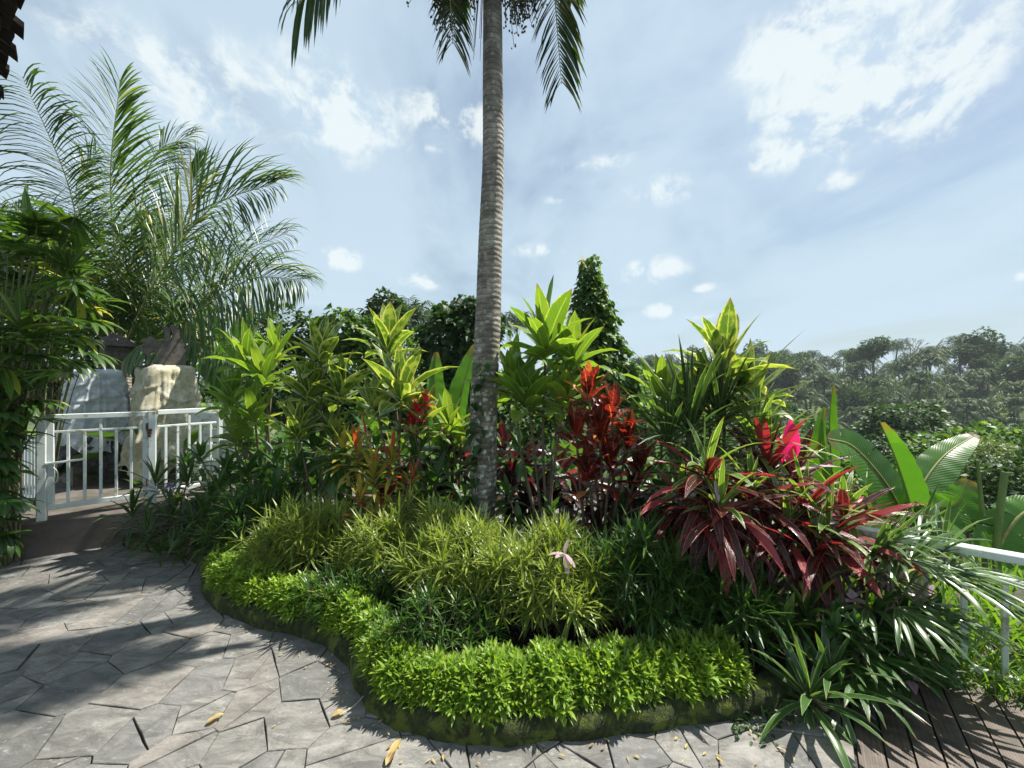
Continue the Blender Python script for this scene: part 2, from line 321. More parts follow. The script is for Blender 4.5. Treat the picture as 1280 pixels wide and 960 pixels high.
def trunkmat():
    m,nt=newmat('palm_bark'); L=nt.links; tc=N_(nt,'ShaderNodeTexCoord'); sep=N_(nt,'ShaderNodeSeparateXYZ'); L.new(tc.outputs['Object'],sep.inputs[0])
    n=noise(nt,tc.outputs['Object'],7,5,.6); n2=noise(nt,tc.outputs['Object'],26,5,.65)
    c=mixc(nt,smooth(nt,n,.35,.65),(.13,.11,.09),(.31,.28,.23))
    ring=mathn(nt,'SINE',mathn(nt,'MULTIPLY_ADD',sep.outputs[2],130.,mathn(nt,'MULTIPLY',n,9.)))
    c=mixc(nt,mathn(nt,'MULTIPLY',smooth(nt,ring,.55,1.),.6),c,(.07,.055,.04))
    lo=mathn(nt,'SUBTRACT',1.,smooth(nt,sep.outputs[2],1.0,2.4))
    vo=N_(nt,'ShaderNodeTexVoronoi'); vo.inputs['Scale'].default_value=17
    ad=N_(nt,'ShaderNodeVectorMath',operation='ADD'); L.new(tc.outputs['Object'],ad.inputs[0]); nn=N_(nt,'ShaderNodeTexNoise'); nn.inputs['Scale'].default_value=9; L.new(tc.outputs['Object'],nn.inputs['Vector'])
    sc=N_(nt,'ShaderNodeVectorMath',operation='SCALE'); L.new(nn.outputs['Color'],sc.inputs[0]); sc.inputs['Scale'].default_value=.09; L.new(sc.outputs[0],ad.inputs[1]); L.new(ad.outputs[0],vo.inputs['Vector'])
    patch=mathn(nt,'MULTIPLY',mathn(nt,'SUBTRACT',1.,smooth(nt,vo.outputs['Distance'],.25,.40)),mathn(nt,'GREATER_THAN',n,.42))
    c=mixc(nt,mathn(nt,'MULTIPLY',patch,mathn(nt,'MULTIPLY_ADD',lo,.9,.25)),c,(.58,.58,.52))
    c=mixc(nt,mathn(nt,'MULTIPLY',lo,mathn(nt,'MULTIPLY',smooth(nt,n2,.5,.62),.5)),c,(.06,.065,.03))
    b=N_(nt,'ShaderNodeBsdfPrincipled'); L.new(c,b.inputs['Base Color']); b.inputs['Roughness'].default_value=.85
    bp=N_(nt,'ShaderNodeBump'); bp.inputs['Strength'].default_value=.8; bp.inputs['Distance'].default_value=.012
    L.new(mathn(nt,'ADD',mathn(nt,'MULTIPLY',ring,-.25),n2),bp.inputs['Height']); L.new(bp.outputs[0],b.inputs['Normal'])
    out=N_(nt,'ShaderNodeOutputMaterial'); L.new(b.outputs[0],out.inputs[0]); return m
M['trunk']=trunkmat()
def clothmat(name,a,b_,c_,check=None):
    m,nt=newmat(name); L=nt.links; tc=N_(nt,'ShaderNodeTexCoord'); uv=N_(nt,'ShaderNodeUVMap'); sep=N_(nt,'ShaderNodeSeparateXYZ'); L.new(uv.outputs[0],sep.inputs[0])
    n=noise(nt,tc.outputs['Object'],4,6,.65); n2=noise(nt,tc.outputs['Object'],22,4,.6)
    c=mixc(nt,smooth(nt,n,.35,.6),a,b_)
    if check:
        for o_,k in ((0,44.),(1,26.)):
            w=mathn(nt,'SINE',mathn(nt,'MULTIPLY',sep.outputs[o_],k*2.2)); c=mixc(nt,mathn(nt,'MULTIPLY',smooth(nt,w,.2,.6),.45),c,check)
    c=mixc(nt,mathn(nt,'MULTIPLY',smooth(nt,n2,.46,.62),.6),c,c_)
    b=N_(nt,'ShaderNodeBsdfPrincipled'); L.new(c,b.inputs['Base Color']); b.inputs['Roughness'].default_value=.9; b.inputs['Specular IOR Level'].default_value=.15
    bp=N_(nt,'ShaderNodeBump'); bp.inputs['Strength'].default_value=.5; bp.inputs['Distance'].default_value=.015
    L.new(mathn(nt,'ADD',noise(nt,tc.outputs['Object'],10,5,.6),mathn(nt,'MULTIPLY',n2,.3)),bp.inputs['Height']); L.new(bp.outputs[0],b.inputs['Normal'])
    out=N_(nt,'ShaderNodeOutputMaterial'); L.new(b.outputs[0],out.inputs[0]); return m
M['cloth_y']=clothmat('stained_cloth',(.58,.56,.47),(.42,.39,.27),(.28,.26,.18))
M['cloth_w']=clothmat('checked_cloth',(.58,.60,.62),(.46,.50,.52),(.34,.37,.36),check=(.34,.38,.44))
M['cloth_d']=clothmat('grey_cloth',(.09,.095,.11),(.05,.05,.06),(.12,.12,.12))

# ------------------------------------------------------------ terrain
RD=np.array([-.775,.632]); RN=np.array([.632,.775]); RP=np.array([2.57,2.10])
def sstep(x,a,b): t=np.clip((x-a)/(b-a),0,1); return t*t*(3-2*t)
def ridgeY(X,Y):
    q=np.clip(X/np.maximum(Y,1),-1.3,1.3)
    return np.interp(q,[-1.3,-.3,.3,.7,1.3],[120,150,175,125,92])
def terrain(X,Y):
    g=(X-RP[0])*RN[0]+(Y-RP[1])*RN[1]
    s=np.maximum(g,Y-4.75)
    s=np.maximum(s-.25,0)
    s=np.where(X<-3,s*np.interp(X,[-9,-3],[.15,1]),s)
    z=-.06-9.0*sstep(s,0,22)*.9-sstep(s,18,45)*11-.35*sstep(s,0,1.2)
    z=np.maximum(z,-19)
    ry=ridgeY(X,Y)
    up=sstep(Y,38,ry)
    z=z*(1-up)+2.6*up
    und=np.sin(X*.11+1)*np.sin(Y*.09)*1.2*sstep(Y,25,60)
    z=z+und
    z=np.where(Y>ry,np.maximum(z-(Y-ry)*.10,-14),z)
    return z
u=np.linspace(-1,1,221); gx=np.sign(u)*(np.abs(u)**2.6)*420; v=np.linspace(0,1,260); gy=-12+(v**2.3)*520
GX,GY=np.meshgrid(gx,gy); GZ=terrain(GX,GY)
mb=MB(); n1,n2=GX.shape; idx=np.arange(n1*n2).reshape(n1,n2)
mb.add(np.stack([GX,GY,GZ],-1),np.stack([idx[:-1,:-1],idx[:-1,1:],idx[1:,1:],idx[1:,:-1]],-1).reshape(-1,4))
struct(build('ground',mb,M['ground'],origin=(0,0,0)))

# ------------------------------------------------------------ kerb curve, bed, paving, deck
K=np.array([(-4.0,3.95),(-3.55,3.72),(-3.1,3.62),(-2.72,3.40),(-2.42,3.05),(-2.10,2.76),(-1.66,2.55),(-1.25,2.42),(-.97,2.24),(-.80,2.02),(-.66,1.87),(-.43,1.765),(-.14,1.715),(.21,1.735),(.58,1.775),(.98,1.84),(1.25,1.90),(1.50,2.02),(1.75,2.30)])
Ks=spline(np.c_[K,np.zeros(len(K))],140)[:,:2]
kt=nrm(np.gradient(Ks,axis=0)); kn=np.c_[-kt[:,1],kt[:,0]]   # inward (left of travel)
mb=MB()
prof=[(0,-.03),(.0,.075),(.02,.105),(.055,.118),(.10,.112),(.125,.09),(.13,-.03)]
wob=.012*np.sin(np.arange(140)*.9)+rng.normal(0,.004,140)
V=np.array([[(*(Ks[i]+kn[i]*(a+wob[i]*(b>.05))),b*(1+wob[i]*3)+rng.normal(0,.002)) for a,b in prof] for i in range(140)])
k=len(prof); i_=np.arange(139)[:,None]*k; j_=np.arange(k-1)[None]
mb.add(V,np.stack([i_+j_,i_+k+j_,i_+k+j_+1,i_+j_+1],-1).reshape(-1,4))
kerb=tag(build('planter_kerb',mb,M['moss'],smooth=True),'low curved mossy kerb edging the planting bed beside the slate paving','kerb')
# soil
back=[(2.35,2.45),(2.3,2.6),(1.3,3.35),(.3,4.25),(-1.5,4.5),(-3.4,4.72),(-3.85,4.15)]
inner=[tuple(Ks[i]+kn[i]*.10) for i in range(0,140,4)]
mb=MB(); poly=[(x,y,.085) for x,y in inner+back]; mb.poly(poly,[list(range(len(poly)))])
struct(build('soil',mb,M['soil'],smooth=False,origin=(0,0,0)))
# paving
DK0=np.array([1.44,1.63]); DKd=np.array([.6,.8]); DKn=np.array([.8,-.6])   # deck to the right of this line
mb=MB(); mb.poly([(-9,-4,.0),(4,-4,.0),(4,4.2,.0),(-9,7,.0)],[[0,1,2,3]])
struct(build('paving_bed',mb,M['grout'],smooth=False,origin=(0,0,0)))
def clip(poly,p,n):
    out=[]
    for a,b in zip(poly,poly[1:]+poly[:1]):
        da=(a[0]-p[0])*n[0]+(a[1]-p[1])*n[1]; db=(b[0]-p[0])*n[0]+(b[1]-p[1])*n[1]
        if da<=0: out.append(a)
        if (da<0<db) or (db<0<da):
            t=da/(da-db); out.append((a[0]+(b[0]-a[0])*t,a[1]+(b[1]-a[1])*t))
    return out
pts=[]
for _ in range(16000):
    c=np.array([U(-8,2.4),U(-1.6,5.2)])
    dm=.15+.15*((math.sin(c[0]*5+c[1]*3)+1)/2)*((math.sin(c[0]*2.3-c[1]*6)+1)/2)+.03
    if all((c[0]-q[0])**2+(c[1]-q[1])**2>dm**2 for q in pts): pts.append(c)
def pave(poly,c):
    # roughen the edges
    res=[]
    for a,b in zip(poly,poly[1:]+poly[:1]):
        ln=math.dist(a,b); m_=max(1,int(ln/.06))
        cc=np.mean(poly,axis=0)
        for s in range(m_):
            t=s/m_; x=a[0]+(b[0]-a[0])*t; y=a[1]+(b[1]-a[1])*t
            sh=0 if s==0 else abs(rng.normal(0,.0022))
            dv=cc-np.array([x,y]); dv=dv/max(np.linalg.norm(dv),.01); res.append((x+dv[0]*sh,y+dv[1]*sh))
    tx,ty=rng.normal(0,.007,2); h=.016+rng.normal(0,.0018)
    prism(mb,res,.001,h,.0025,ztop=lambda x,y,h=h,tx=tx,ty=ty,c=c: h+tx*(x-c[0])+ty*(y-c[1]))
mb=MB()
for i,c in enumerate(pts):
    poly=[(c[0]-.7,c[1]-.7),(c[0]+.7,c[1]-.7),(c[0]+.7,c[1]+.7),(c[0]-.7,c[1]+.7)]
    for j,q in enumerate(pts):
        if j==i: continue
        d=q-c; dd=np.linalg.norm(d)
        if dd>.95: continue
        g=random.choice([.0006,.0008,.001,.0012,.002,.004])
        poly=clip(poly,(c+d*.5)-d/dd*g,d/dd)
        if len(poly)<3: break
    if len(poly)>=3: poly=clip(poly,DK0-DKn*.008,DKn)
    if len(poly)<3: continue
    cc0=np.mean(poly,axis=0); ar=.5*abs(sum(a[0]*b[1]-a[1]*b[0] for a,b in zip(poly,poly[1:]+poly[:1])))
    polys=[poly]
    if ar>.035 and random.random()<.5:
        a_=U(0,3.14); nv_=np.array([math.cos(a_),math.sin(a_)]); pc=cc0+U(-.05,.05,2); g=random.choice([.0006,.0015,.003])
        polys=[q for q in (clip(poly,pc-nv_*g,nv_),clip(poly,pc+nv_*g,-nv_)) if len(q)>=3]
    for poly in polys: pave(poly,c)
struct(build('paving',mb,M['stone'],smooth=False,origin=(0,0,0)))
# deck
mb=MB(); bw=.098
for i in range(16):
    a=DK0+DKn*(.004+i*bw); b=a+DKn*(bw-.008)
    for (s0,s1) in ((-1.6,-.35+.2*(i%3)),(-.345+.2*(i%3),1.15)):
        h=.018+rng.normal(0,.001)
        w=bw-.008; cells=[]
        p=[a+DKd*s0,b+DKd*s0,b+DKd*s1,a+DKd*s1]
        prism(mb,[tuple(q) for q in p],.002,h,.003)
        for g in range(1,9):   # fine grooves raised as ribs
            q0=a+DKn*w*(g/9-.02); q1=a+DKn*w*(g/9+.03)
            mb.poly([(*(q0+DKd*(s0+.004)),h+.0002),(*(q1+DKd*(s0+.004)),h+.0002),(*(q1+DKd*(s1-.004)),h+.0022),(*(q0+DKd*(s1-.004)),h+.0022)],[[0,1,2,3]])
struct(build('deck',mb,M['deck'],smooth=False,origin=(0,0,0)))

# ------------------------------------------------------------ railing on the right
RZ=.69
def railing(p0,p1,label,name='metal_railing',rz=RZ,zb=-.02,gap=.145,mat='white_paint'):
    t=thing(name,label,'railing',(p0[0],p0[1],zb))
    p0=np.array(p0,float); p1=np.array(p1,float); L=np.linalg.norm(p1-p0); d=(p1-p0)/L
    def q(s,z): return np.array([*(p0+d*s),z])
    mb=MB(); bar(mb,q(0,rz),q(L,rz),.075,.045); build('top_rail',mb,M[mat],t,False)
    mb=MB(); bar(mb,q(0,rz-.13),q(L,rz-.13),.03,.03); build('middle_rail',mb,M[mat],t,False)
    mb=MB(); bar(mb,q(0,zb+.07),q(L,zb+.07),.03,.03); build('bottom_rail',mb,M[mat],t,False)
    s=.04; k=0
    while s<L-.02:
        mb=MB()
        if k%10==0: bar(mb,q(s,zb),q(s,rz-.024),.05,.05,(d[1],-d[0],0)); build('post',mb,M[mat],t,False)
        else: bar(mb,q(s,zb+.087),q(s,rz-.147),.024,.024,(d[1],-d[0],0)); build('baluster',mb,M[mat],t,False)
        s+=gap; k+=1
    return t
GD=[0,1,0]
railing(RP-RD*1.1,RP+RD*2.75,'low white metal railing on the right, behind the fan palms and above the bright grass')
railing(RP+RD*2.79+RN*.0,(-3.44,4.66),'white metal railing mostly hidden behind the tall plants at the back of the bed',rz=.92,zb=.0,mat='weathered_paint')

# ------------------------------------------------------------ gate, step
G0=np.array([-4.35,3.64]); G1=np.array([-3.79,4.10]); G2=np.array([-3.46,4.64]); gd=nrm(G1-G0); gn=np.array([gd[1],-gd[0]])
mb=MB(); prism(mb,[(-4.50,3.50),(-3.64,3.99),(-3.30,4.72),(-6.0,8.2),(-7.3,6.9)],-.05,.335,.012)
tag(build('concrete_landing',mb,M['concrete'],smooth=False),'brown concrete landing raised one step under the white gate','step')
def q3(p,z,o=0): return np.array([*(p+gn*o),z])
t=thing('metal_gate','white painted metal gate standing closed on the brown concrete step','gate',(G0[0],G0[1],.34))
mb=MB(); a=G0+gd*.045; b=G1-gd*.03
ZT,ZB=1.29,.45
bar(mb,q3(a-gd*.02,ZT),q3(b+gd*.02,ZT),.04,.05); bar(mb,q3(a-gd*.02,ZB),q3(b+gd*.02,ZB),.04,.05)
bar(mb,q3(a,ZB+.026),q3(a,ZT-.026),.045,.04,(*gn,0)); bar(mb,q3(b,ZB+.026),q3(b,ZT-.026),.045,.04,(*gn,0)); build('gate_frame',mb,M['white_paint'],t,False)
mb=MB(); bar(mb,q3(a+gd*.024,ZT-.14),q3(b-gd*.024,ZT-.14),.022,.022); build('upper_rail',mb,M['white_paint'],t,False)
mb=MB(); bar(mb,q3(a-gd*.03,.86,.028),q3(a+gd*.22,.875,.028),.018,.018); build('bolt',mb,M['white_paint'],t,False)
mb=MB(); hh=[q3(a+gd*.02,.82,.03),q3(a+gd*.05,.78,.06),q3(a+gd*.05,.70,.06),q3(a+gd*.02,.67,.03)]; tube(mb,spline(hh,12),.006,6); build('handle',mb,M['white_paint'],t)
for z in (.58,1.16):
    mb=MB(); tube(mb,[q3(b+gd*.012,z-.035,.03),q3(b+gd*.012,z+.035,.03)],.010,8); build('hinge',mb,M['rust'],t)
Lg=np.linalg.norm(b-a)
for i in range(5):
    s=(i+1)/6*Lg; top=ZT-.027 if i==2 else ZT-.152
    mb=MB(); bar(mb,q3(a+gd*s,ZB+.027),q3(a+gd*s,top),.022,.022,(*gn,0)); build('baluster',mb,M['white_paint'],t,False)
def post(p,z0,z1,label,w=.065):
    mb=MB(); bar(mb,(p[0],p[1],z0),(p[0],p[1],z1),w,w,(*gn,0)); return tag(build('gate_post',mb,M['white_paint'],smooth=False),label,'post')
post(G0-gd*.01,.336,1.31,'square white post at the left end of the gate, beside the dark shrubs')
post(G1+gd*.02,.335,1.315,'square white post between the gate and the fixed white fence panel')
mb=MB(); c=q3(G1-gd*.0,1.10,.05)
for s in range(3): prism(mb,[tuple(c[:2]+np.array([math.cos(x),math.sin(x)])*(.022-.004*s)) for x in np.linspace(0,6.28,9)[:-1]],1.12-.03*s-.012,1.12-.03*s+.014,.003)
tag(build('padlock',mb,M['rust'],smooth=False),'small rusty padlock hanging on the white gate post','padlock')
gd2=nrm(G2-G1); gn2=np.array([gd2[1],-gd2[0]])
t=thing('fence_panel','fixed white metal fence panel right of the gate, in front of the stained cloth','fence',(G1[0],G1[1],.34))
mb=MB(); a=G1+gd2*.06; b=G2
bar(mb,(*a,ZT+.01),(*b,ZT+.01),.04,.05); bar(mb,(*a,ZB),(*b,ZB),.04,.05); bar(mb,(*(b),ZB+.026),(*b,ZT-.016),.045,.045,(*gn2,0)); build('panel_frame',mb,M['white_paint'],t,False)
mb=MB(); bar(mb,(*a,ZT-.14),(*(b-gd2*.024),ZT-.14),.022,.022); build('upper_rail',mb,M['white_paint'],t,False)
for i in range(5):
    p=a+(b-a)*(i+.7)/5.6; mb=MB(); bar(mb,(*p,ZB+.027),(*p,ZT-.016 if i==2 else ZT-.152),.022,.022,(*gn2,0)); build('baluster',mb,M['white_paint'],t,False)
# grey boards behind fence
mb=MB()
for i in range(4): 
    z=.55+i*.2; bar(mb,P(236,500,5.0)*[1,1,0]+[0,0,z],P(300,500,4.95)*[1,1,0]+[0,0,z],.02,.17)
bar(mb,P(262,500,5.05)*[1,1,0]+[0,0,.3],P(262,500,5.05)*[1,1,0]+[0,0,1.35],.05,.05)
tag(build('board_fence',mb,M['white_paint'],smooth=False),'pale grey horizontal board fence behind the fence panel by the stained cloth','fence')
mb=MB()
for i in range(9):
    p=P(12+i*4.2,560,4.3); bar(mb,(p[0],p[1],.35),(p[0],p[1],1.02),.012,.026,(1,0,0))
bar(mb,P(10,560,4.32)*[1,1,0]+[0,0,.5],P(48,560,4.32)*[1,1,0]+[0,0,.5],.02,.03)
tag(build('slat_panel',mb,M['white_paint'],smooth=False),'narrow white slatted panel left of the gate behind dark stems','fence')

# ------------------------------------------------------------ draped statues and shrine
def drape(c,w0,d0,w1,d1,z0,z1,rot,mat,name,parent=None,fold=.022,nx=160,nz=60,sag=True,seed=0):
    r=np.random.default_rng(seed); a=np.linspace(0,2*np.pi,nx,endpoint=False); ph=r.uniform(0,6,8); V=[];UV=[]
    for i in range(nz+1):
        s=i/nz; 
        if s>.94: e=(s-.94)/.06; w=w1*(1-.6*e**2.5); d=d1*(1-.6*e**2.5); z=z0+(z1-z0)*(.94+.06*math.sin(e*1.57))
        else: w=w0+(w1-w0)*(s/.94)**.8; d=d0+(d1-d0)*(s/.94)**.8; z=z0+(z1-z0)*s
        ce,se=np.cos(a),np.sin(a); p_=7.
        rr=(np.abs(ce)**p_+np.abs(se)**p_)**(-1/p_)
        sw=0
        for a0,zc,dp,am in ((-1.2,.80,.20,.035),(-.9,.62,.16,.028),(-2.4,.74,.18,.03),(.3,.70,.22,.03),(1.8,.75,.2,.03)):
            da=(a-a0+np.pi)%(2*np.pi)-np.pi; crv=zc+ .16*da*da*.9-dp*.2; sw=sw+am*np.exp(-((s-crv)/.016)**2)*np.exp(-(da/.9)**4)-am*.5*np.exp(-((s-crv+.03)/.022)**2)*np.exp(-(da/.9)**4)
        vr=np.maximum(0,np.sin(a*11+ph[0]+1.2*np.sin(s*3+ph[6])))**3+.7*np.maximum(0,np.sin(a*19+ph[1]-s*2))**4
        f=.6*sw+fold*2.0*vr*(1-s)**.6+fold*.6*(1-s*.65)*(np.sin(a*7+ph[0]+s*2)+.6*np.sin(a*13+ph[1]-s*3)+.5*(1-2*np.abs(np.sin(a*11+ph[2]+s*2))))+.014*(1-2*np.abs(np.sin(s*11+np.sin(a*2+ph[3])*2.2+a*.7)))+.008*(1-2*np.abs(np.sin(s*19-a*3+np.sin(a*5))))
        zz=z+(.03*np.sin(a*3+ph[4])+.015*np.sin(a*9+ph[5]))*(1-s)**3*3
        if sag: zz=zz-.02*np.cos(a*4)*(s>.85)
        x=ce*rr*w/2+ce*f; y=se*rr*d/2+se*f
        X=c[0]+x*math.cos(rot)-y*math.sin(rot); Y=c[1]+x*math.sin(rot)+y*math.cos(rot)
        V.append(np.stack([X,Y,zz],-1)); UV.append(np.stack([a/6.28,np.full(nx,s)],-1))
    V=np.array(V); mb=MB(); i=np.arange(nz)[:,None]*nx; j=np.arange(nx)[None]; j2=(j+1)%nx
    mb.add(V,np.stack([i+j,i+j2,i+nx+j2,i+nx+j],-1).reshape(-1,4),np.array(UV))
    mb.poly(V[-1],[list(range(nx))])
    return build(name,mb,mat,parent)
rot=math.atan2(-.5,.85)
c1=P(207,500,5.35)
st=thing('draped_statue','carved statue wrapped in a stained yellowish cloth, curled stone crest on top','statue',(c1[0],c1[1],.335))
drape(c1,.86,.82,.56,.52,.45,1.84,rot,M['cloth_y'],'drape',st,seed=3)
mb=MB(); prism(mb,[tuple(c1[:2]+np.array([math.cos(rot+x),math.sin(rot+x)])*.42) for x in (.78,2.35,3.92,5.49)],.335,.6,.02); build('plinth',mb,M['carved'],st,False)
crest=[(600,420),(700,400),(735,375),(738,345),(715,318),(680,330),(690,345),(705,345),(700,365),(670,360),(640,330),(610,310),(600,290),(625,285),(640,300),(650,285),(628,262),(640,240),(668,238),(672,225),(700,225),(715,240),(745,262),(772,240),(778,190),(762,160),(785,148),(812,170),(812,220),(800,262),(822,245),(835,205),(818,178),(806,158),(822,140),(852,142),(876,170),(882,220),(905,250),(915,270),(905,290),(922,305),(908,325),(925,345),(912,370),(922,390),(900,425)]
def crest_mesh(pts,Y,th):
    mb=MB(); A=[P(60+x/5.333,380+y/5.333,Y) for x,y in pts]; n=len(A); vd=nrm(np.array([c1[0],c1[1],0])); s=np.cross(vd,[0,0,1])
    A=[c1*[1,1,0]+s*np.dot(p-c1,s)+[0,0,p[2]] for p in A]
    f=[p-vd*th/2 for p in A]; b=[p+vd*th/2 for p in A]
    cc=np.mean(A,axis=0)
    from mathutils.geometry import tessellate_polygon
    tri=tessellate_polygon([[Vector((np.dot(p,s),p[2],0)) for p in A]])
    faces=[[*t_] for t_ in tri]+[[i+n for i in t_][::-1] for t_ in tri]+[[i,(i+1)%n,n+(i+1)%n,n+i] for i in range(n)]
    mb.poly(f+b,faces); return mb
build('crest',crest_mesh(crest,5.35,.16),M['carved'],st,False)
c2=P(120,500,5.15)
st2=thing('draped_statue','statue wrapped in a pale checked cloth over a dark base, behind the gate','statue',(c2[0],c2[1],.335))
drape(c2,.78,.66,.54,.46,.80,1.78,rot,M['cloth_w'],'drape',st2,fold=.022,seed=8)
drape(c2,.74,.62,.70,.58,.56,.95,rot,M['cloth_d'],'under_cloth',st2,fold=.02,seed=9)
mb=MB(); prism(mb,[tuple(c2[:2]+np.array([math.cos(rot+x),math.sin(rot+x)])*.36) for x in (.78,2.35,3.92,5.49)],.335,.7,.02); build('plinth',mb,M['carved'],st2,False)
c3=P(143,430,6.3)
sh=thing('stone_shrine','small grey stone shrine with a tiled cap above the pale checked cloth','shrine',(c3[0],c3[1],.1))
def sq(c,h,rt): return [tuple(c[:2]+np.array([math.cos(rt+x),math.sin(rt+x)])*h) for x in (.78,2.35,3.92,5.49)]
mb=MB(); prism(mb,sq(c3,.16,rot),.1,2.05,.01); build('pillar',mb,M['carved'],sh,False)
mb=MB(); prism(mb,sq(c3,.20,rot),2.0,2.2,.01); build('niche',mb,M['carved'],sh,False)
mb=MB(); b0=sq(c3,.33,rot); b1=sq(c3,.31,rot); b2=sq(c3,.06,rot)
V=[(*p,2.20) for p in b0]+[(*p,2.24) for p in b1]+[(*p,2.40) for p in b2]
mb.poly(V,[[3,2,1,0]]+[[i,(i+1)%4,4+(i+1)%4,4+i] for i in range(4)]+[[4+i,4+(i+1)%4,8+(i+1)%4,8+i] for i in range(4)]+[[8,9,10,11]]); build('cap',mb,M['carved'],sh,False)

# ------------------------------------------------------------ roof eave, top left
ev0=np.array([-1.54,1.22]); ev1=np.array([-2.46,1.84]); ed=nrm(ev1-ev0); en=np.array([-ed[1],ed[0]]);
if np.dot(en,np.array([-1,-1]))<0: en=-en
rf=thing('shingle_roof','dark brown shingle eave with a ragged edge overhanging the paving','roof',(*ev0,2.7))
mb=MB()
for row in range(9):
    o=row*.14
    s=-3.0+ (row%2)*.05
    while s<2.6:
        w=U(.07,.11); jut=U(-.02,.02)
        p=ev0+ed*s; q=p+ed*(w-.006)
        z=2.80+o*.62+.028+rng.normal(0,.003); zz=z+.20*.62
        a0=p+en*(o+jut-.02); b0_=q+en*(o+jut-.02+rng.normal(0,.006)); a1=p+en*(o+.2); b1_=q+en*(o+.2); th=.022
        V=[(*a0,z-th),(*b0_,z-th),(*b1_,zz-th),(*a1,zz-th),(*a0,z),(*b0_,z),(*b1_,zz),(*a1,zz)]
        mb.poly(V,[[3,2,1,0],[4,5,6,7],[0,1,5,4],[1,2,6,5],[2,3,7,6],[3,0,4,7]]); s+=w
for row in range(2):
    s=-3.0+row*.03
    while s<2.6:
        w=U(.05,.09); p=ev0+ed*s; q=p+ed*(w-.004); j=U(.0,.03)+row*.02; z=2.80-.03*row
        V=[(*(p+en*j),z-.03),(*(q+en*j),z-.03),(*(q+en*(j+.25)),z+.12),(*(p+en*(j+.25)),z+.12),(*(p+en*j),z),(*(q+en*j),z),(*(q+en*(j+.25)),z+.15),(*(p+en*(j+.25)),z+.15)]
        mb.poly(V,[[3,2,1,0],[4,5,6,7],[0,1,5,4],[1,2,6,5],[2,3,7,6],[3,0,4,7]]); s+=w
build('shingles',mb,M['roof'],rf,False)
mb=MB(); p=ev0-ed*3+en*.08; q=ev0+ed*2.6+en*.08
V=[(*p,2.77),(*q,2.77),(*(q+en*1.3),2.77+1.3*.62),(*(p+en*1.3),2.77+1.3*.62)]; V=V+[(x,y,z+.03) for x,y,z in V]
mb.poly(V,[[3,2,1,0],[4,5,6,7],[0,1,5,4],[1,2,6,5],[2,3,7,6],[3,0,4,7]]); build('roof_boards',mb,M['roof'],rf,False)

# ------------------------------------------------------------ plant generators
def dirs(n,el0,el1,az0=0,az1=2*np.pi):
    az=U(az0,az1,n) if (az1-az0)<6.2 else (np.arange(n)*2.39996+U(0,6.28)+U(-.25,.25,n))
    el=np.linspace(el0,el1,n)+U(-.12,.12,n); el=np.clip(el,-1.4,1.5)
    return np.stack([np.cos(az)*np.cos(el),np.sin(az)*np.cos(el),np.sin(el)],-1)
def head(mb,c,n,L,W,el=(1.3,.1),droop=.7,prof=prof_ell,nseg=6,fold=.3,spread=.12,wave=.12,tilt=None):
    D=dirs(n,R(90)*el[0]/1.57,el[1]); 
    if tilt is not None: D=nrm(D+np.asarray(tilt)*.35)
    s=np.linspace(0,1,n); B=np.asarray(c)-np.stack([0*s,0*s,s*spread],-1)+D*.01
    l=L*(.7+.35*np.sin(np.pi*np.clip(s*.8+.15,0,1)))*U(.85,1.15,n)
    ribbons(mb,B,D,l*U(.8,1.12,n),W*U(.7,1.2,n),droop*(.35+s)*U(.7,1.3,n),nseg,prof,fold,U(-.25,.25,n),wave)
def cane_plant(name,label,cat,base,heads,mat,L=.42,W=.12,n=16,el=(1.45,.15),droop=.75,prof=prof_ell,group=None,stemr=.013,nseg=6,fold=.3,wave=.12,young=None,spread=.14,matn='foliage',yn=6,yl=.85,ye=(1.45,.5),yw=.8):
    t=thing(name,label,cat,base,group)
    mb=MB(); ms=MB(); my=MB()
    for h in heads:
        px,py,Y=h[:3]; s=h[3] if len(h)>3 else 1.
        c=P(px,py,Y); b=np.array(base)+np.array([U(-.08,.08),U(-.08,.08),0])
        midp=(b+c)/2+np.array([U(-.06,.06),U(-.06,.06),0])
        pts=spline([b,midp,c],14); tube(ms,pts,np.linspace(stemr*1.2,stemr*.7,14),7)
        nn=max(5,int(n*(.8+.2*s)))
        head(mb,c,nn,L*s,W*s,el,droop,prof,nseg,fold,spread*s,wave)
        if young is not None: head(my,c+[0,0,.04],yn,L*s*yl,W*s*yw,ye,droop*.7,prof,nseg,fold,.03,wave)
    build(matn,mb,M[mat],t); build('stem',ms,M['cane'],t)
    if young is not None: build('young_leaves',my,M[young],t)
    return t
def shoots(mb,C,Dn,nl,L,W,el=(1.3,.2),droop=.3,prof=prof_lan,nseg=3,fold=.2):
    """C centres (k,3), Dn outward axes; nl leaves per shoot around the axis"""
    k=len(C); Dn=nrm(Dn)
    a=nrm(np.cross(Dn,[.3,.2,.93])); b=np.cross(Dn,a)
    az=np.arange(nl)*2.39996; e=np.linspace(el[0],el[1],nl)
    az=az[None]+U(0,6.28,(k,1))+U(-.3,.3,(k,nl)); e=e[None]+U(-.15,.15,(k,nl))
    D=Dn[:,None]*np.sin(e)[...,None]+(a[:,None]*np.cos(az)[...,None]+b[:,None]*np.sin(az)[...,None])*np.cos(e)[...,None]
    s=np.linspace(0,1,nl)
    B=C[:,None]-Dn[:,None]*(s[None,:,None]*L*.5)
    sc=np.repeat(U(.75,1.2,(k,1)),nl,1)
    ribbons(mb,B.reshape(-1,3),D.reshape(-1,3),(L*U(.75,1.15,(k,nl))*sc).ravel(),(W*sc).ravel(),droop,nseg,prof,fold)
